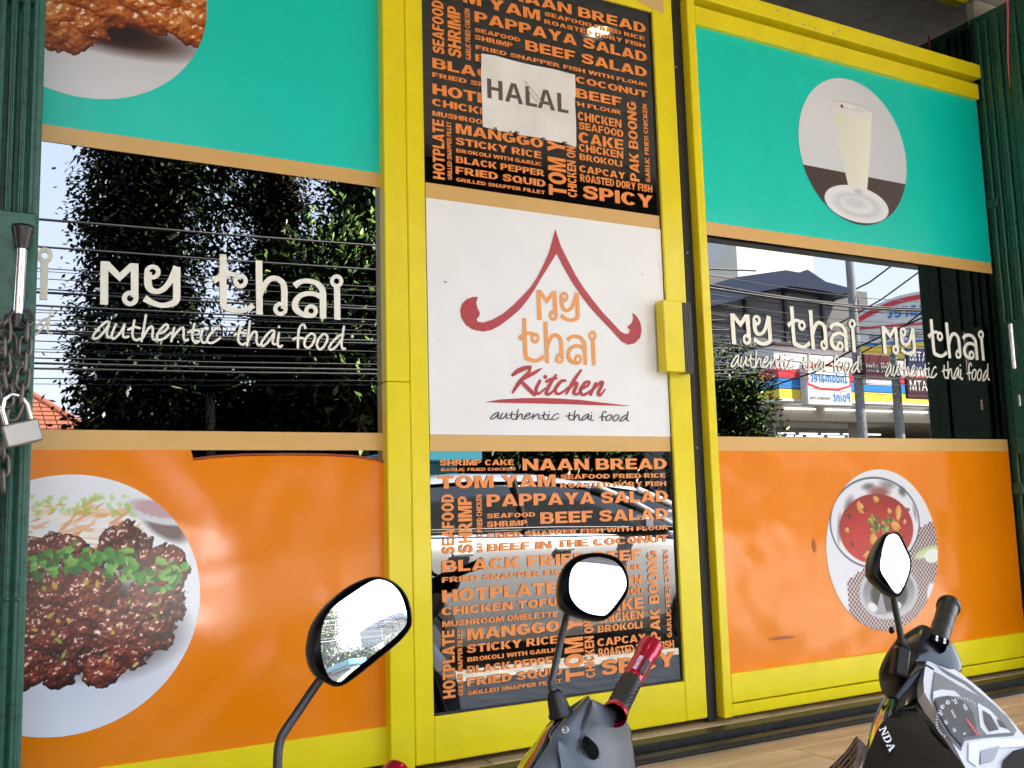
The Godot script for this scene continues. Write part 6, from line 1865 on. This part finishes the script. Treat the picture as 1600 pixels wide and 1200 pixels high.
		for e in [[60, 870, 0.1, 0.07], [120, 870, 0.09, 0.06], [190, 850, 0.09, 0.07], [240, 880, 0.1, 0.06], [265, 895, 0.06, 0.08], [80, 925, 0.12, 0.09], [140, 935, 0.09, 0.12], [60, 985, 0.1, 0.1], [110, 990, 0.1, 0.09], [150, 1010, 0.07, 0.1], [185, 985, 0.08, 0.1], [225, 950, 0.09, 0.12], [255, 940, 0.07, 0.1], [90, 1050, 0.06, 0.05], [160, 1045, 0.07, 0.06], [45, 1045, 0.08, 0.06], [200, 1010, 0.06, 0.08], [240, 985, 0.06, 0.08]]:
			var p: Vector2 = f.call(e[0], e[1])
			L.append([p.x, p.y, e[2] * 1.2, e[3] * 1.15, fr.randf_range(-0.8, 0.8), fr.randf_range(-0.5, 0.3)])
		P.lumps(L, s8(30, 8, 6), s8(118, 42, 28), s8(176, 84, 54), 0.5, 2.2)
		for i in 26:
			var p: Vector2 = f.call(50 + fr.randf() * 220, 890 + fr.randf() * 150)
			P.ell(p, Vector2(fr.randf_range(0.008, 0.022), fr.randf_range(0.006, 0.012)), fr.randf() * 3.0, [s8(204, 160, 60), s8(140, 168, 60), s8(220, 190, 120)][fr.randi() % 3], 0.3, 0.3)
		for i in 105:                                                           # parsley
			var t = fr.randf()
			var c0: Vector2 = f.call(lerpf(48, 288, t), 888 - 14.0 * sin(t * 5.0) + fr.randfn() * 12.0)
			var cc: Color = [s8(74, 158, 52), s8(112, 192, 74), s8(48, 116, 40), s8(142, 206, 92)][fr.randi() % 4]
			P.ell(c0, Vector2(fr.randf_range(0.012, 0.034), fr.randf_range(0.008, 0.02)), fr.randf() * 3.0, cc, 0.25, 0.45, Color(cc.r * 0.7, cc.g * 0.75, cc.b * 0.7))
	else:
		P = Pic.new(512, s8(226, 229, 232), 21)
		var f = func(x, y): return on_pic(x, y, 2.54, EYE - 0.181, 0.256)
		for i in 64:                                                            # chequered mat
			for j in 64:
				var u = Vector2(i / 64.0 + 0.008, j / 64.0 + 0.008)
				var m1: Vector2 = f.call(1430, 830)
				var m2: Vector2 = f.call(1325, 905)
				if u.y > lerpf(m2.y, m1.y, clampf((u.x - m2.x) / (m1.x - m2.x), 0, 1.2)) and u.x > 0.16:
					P.ell(u, Vector2(0.011, 0.011), 0.3, s8(78, 60, 60) if (i + j) % 2 == 0 else s8(212, 190, 188), 0.3)
		P.ell(f.call(1446, 862), Vector2(0.14, 0.035), -0.25, s8(168, 200, 110), 0.3, 0.1, s8(226, 232, 214))
		P.ell(f.call(1456, 868), Vector2(0.09, 0.05), -0.1, s8(236, 240, 226), 0.2)
		P.ell(f.call(1456, 930), Vector2(0.06, 0.09), 0.0, s8(232, 234, 236), 0.2)
		var sb: Vector2 = f.call(1388, 925)
		P.ell(sb, Vector2(0.27, 0.17), 0.0, s8(196, 198, 202), 0.05)
		P.ell(sb, Vector2(0.245, 0.15), 0.0, s8(92, 92, 96), 0.1, 0.0, s8(190, 192, 196))
		P.ell(sb + Vector2(0, 0.01), Vector2(0.18, 0.12), 0.0, s8(28, 28, 30), 0.2)
		P.shape(PackedVector2Array([f.call(1366, 960), f.call(1376, 922), f.call(1384, 960)]), s8(150, 152, 156))
		P.ell(f.call(1362, 948), Vector2(0.05, 0.03), 0.4, s8(226, 228, 230), 0.3)
		P.ell(f.call(1402, 945), Vector2(0.035, 0.025), 0.2, s8(216, 218, 222), 0.3)
		var pc: Vector2 = (f.call(1296, 815) + f.call(1435, 825)) / 2.0
		var pr: Vector2 = f.call(1435, 825) - f.call(1296, 815)
		var v0: Vector2 = f.call(1366, 747)
		var v1: Vector2 = f.call(1372, 886)
		pc.y = (v0.y + v1.y) / 2.0
		var ry: float = (v1.y - v0.y) / 2.0
		P.ell(pc, Vector2(pr.x / 2.0 + 0.012, ry + 0.012), 0.0, s8(88, 90, 96), 0.02)
		P.ell(pc, Vector2(pr.x / 2.0, ry), 0.0, s8(226, 228, 232), 0.02)
		for e in [[1325, 790, 0.05, 0.09, 0.5, 110], [1310, 825, 0.025, 0.12, 0.15, 120], [1355, 760, 0.08, 0.03, -0.1, 90], [1385, 757, 0.1, 0.035, 0.1, 120], [1408, 768, 0.05, 0.04, 0.5, 70], [1428, 800, 0.02, 0.08, -0.2, 130]]:
			P.ell(f.call(e[0], e[1]), Vector2(e[2], e[3]), e[4], Color(e[5] / 255.0, e[5] / 255.0, e[5] / 255.0 * 1.03, 0.8), 0.7, 0.1)
		P.ell(f.call(1372, 768), Vector2(0.13, 0.045), 0.0, Color(0.5, 0.22, 0.2, 0.8), 0.6)
		var sc2: Vector2 = f.call(1369, 826)
		P.ell(sc2, Vector2(pr.x * 0.425, ry * 0.8), 0.0, s8(146, 24, 22), 0.03, 0.0, s8(196, 44, 36), 0.12)
		P.ell(sc2 + Vector2(-0.02, 0.01), Vector2(pr.x * 0.39, ry * 0.73), 0.0, s8(176, 30, 26), 0.5, 0.0, s8(204, 52, 40), 0.1)
		for e in [[1367, 780, 0.03, 0.022], [1343, 793, 0.045, 0.03], [1402, 801, 0.055, 0.028], [1398, 822, 0.05, 0.035], [1322, 828, 0.02, 0.02], [1363, 843, 0.045, 0.035], [1388, 798, 0.02, 0.02], [1358, 868, 0.06, 0.035], [1412, 815, 0.015, 0.02]]:
			var p: Vector2 = f.call(e[0], e[1])
			P.ell(p, Vector2(e[2] * 1.15, e[3] * 1.15), fr.randf() * 2.0, s8(150, 60, 26), 0.3, 0.2)
			P.ell(p, Vector2(e[2], e[3]), fr.randf() * 2.0, s8(238, 190, 104), 0.25, 0.3, s8(204, 130, 60), 0.15)
		for e in [[1363, 812], [1384, 813], [1366, 826], [1382, 826]]:
			for i in 16:
				var p: Vector2 = f.call(e[0] + fr.randfn() * 4.5, e[1] + fr.randfn() * 4.0)
				P.ell(p, Vector2(0.014, 0.01), fr.randf() * 3.0, [s8(110, 150, 56), s8(158, 184, 92), s8(60, 96, 34)][fr.randi() % 3], 0.3, 0.4)
		for e in [[1325, 806], [1349, 796], [1417, 796], [1408, 840], [1330, 850]]: P.ell(f.call(e[0], e[1]), Vector2(0.025, 0.015), fr.randf() * 3.0, Color(0.25, 0.03, 0.03, 0.7), 0.6, 0.4)
	var tex = ImageTexture.create_from_image(P.im)
	var m = mat("food_print_%d" % k, Color(0.97, 0.97, 0.97), 0.22)
	m.albedo_texture = tex
	return m
func _ready() -> void:
	rng.seed = 20240611
	build_light()
	build_ground()
	build_shop()
	build_gates()
	build_scooters()
	build_plants()
	build_far()
	build_cars()
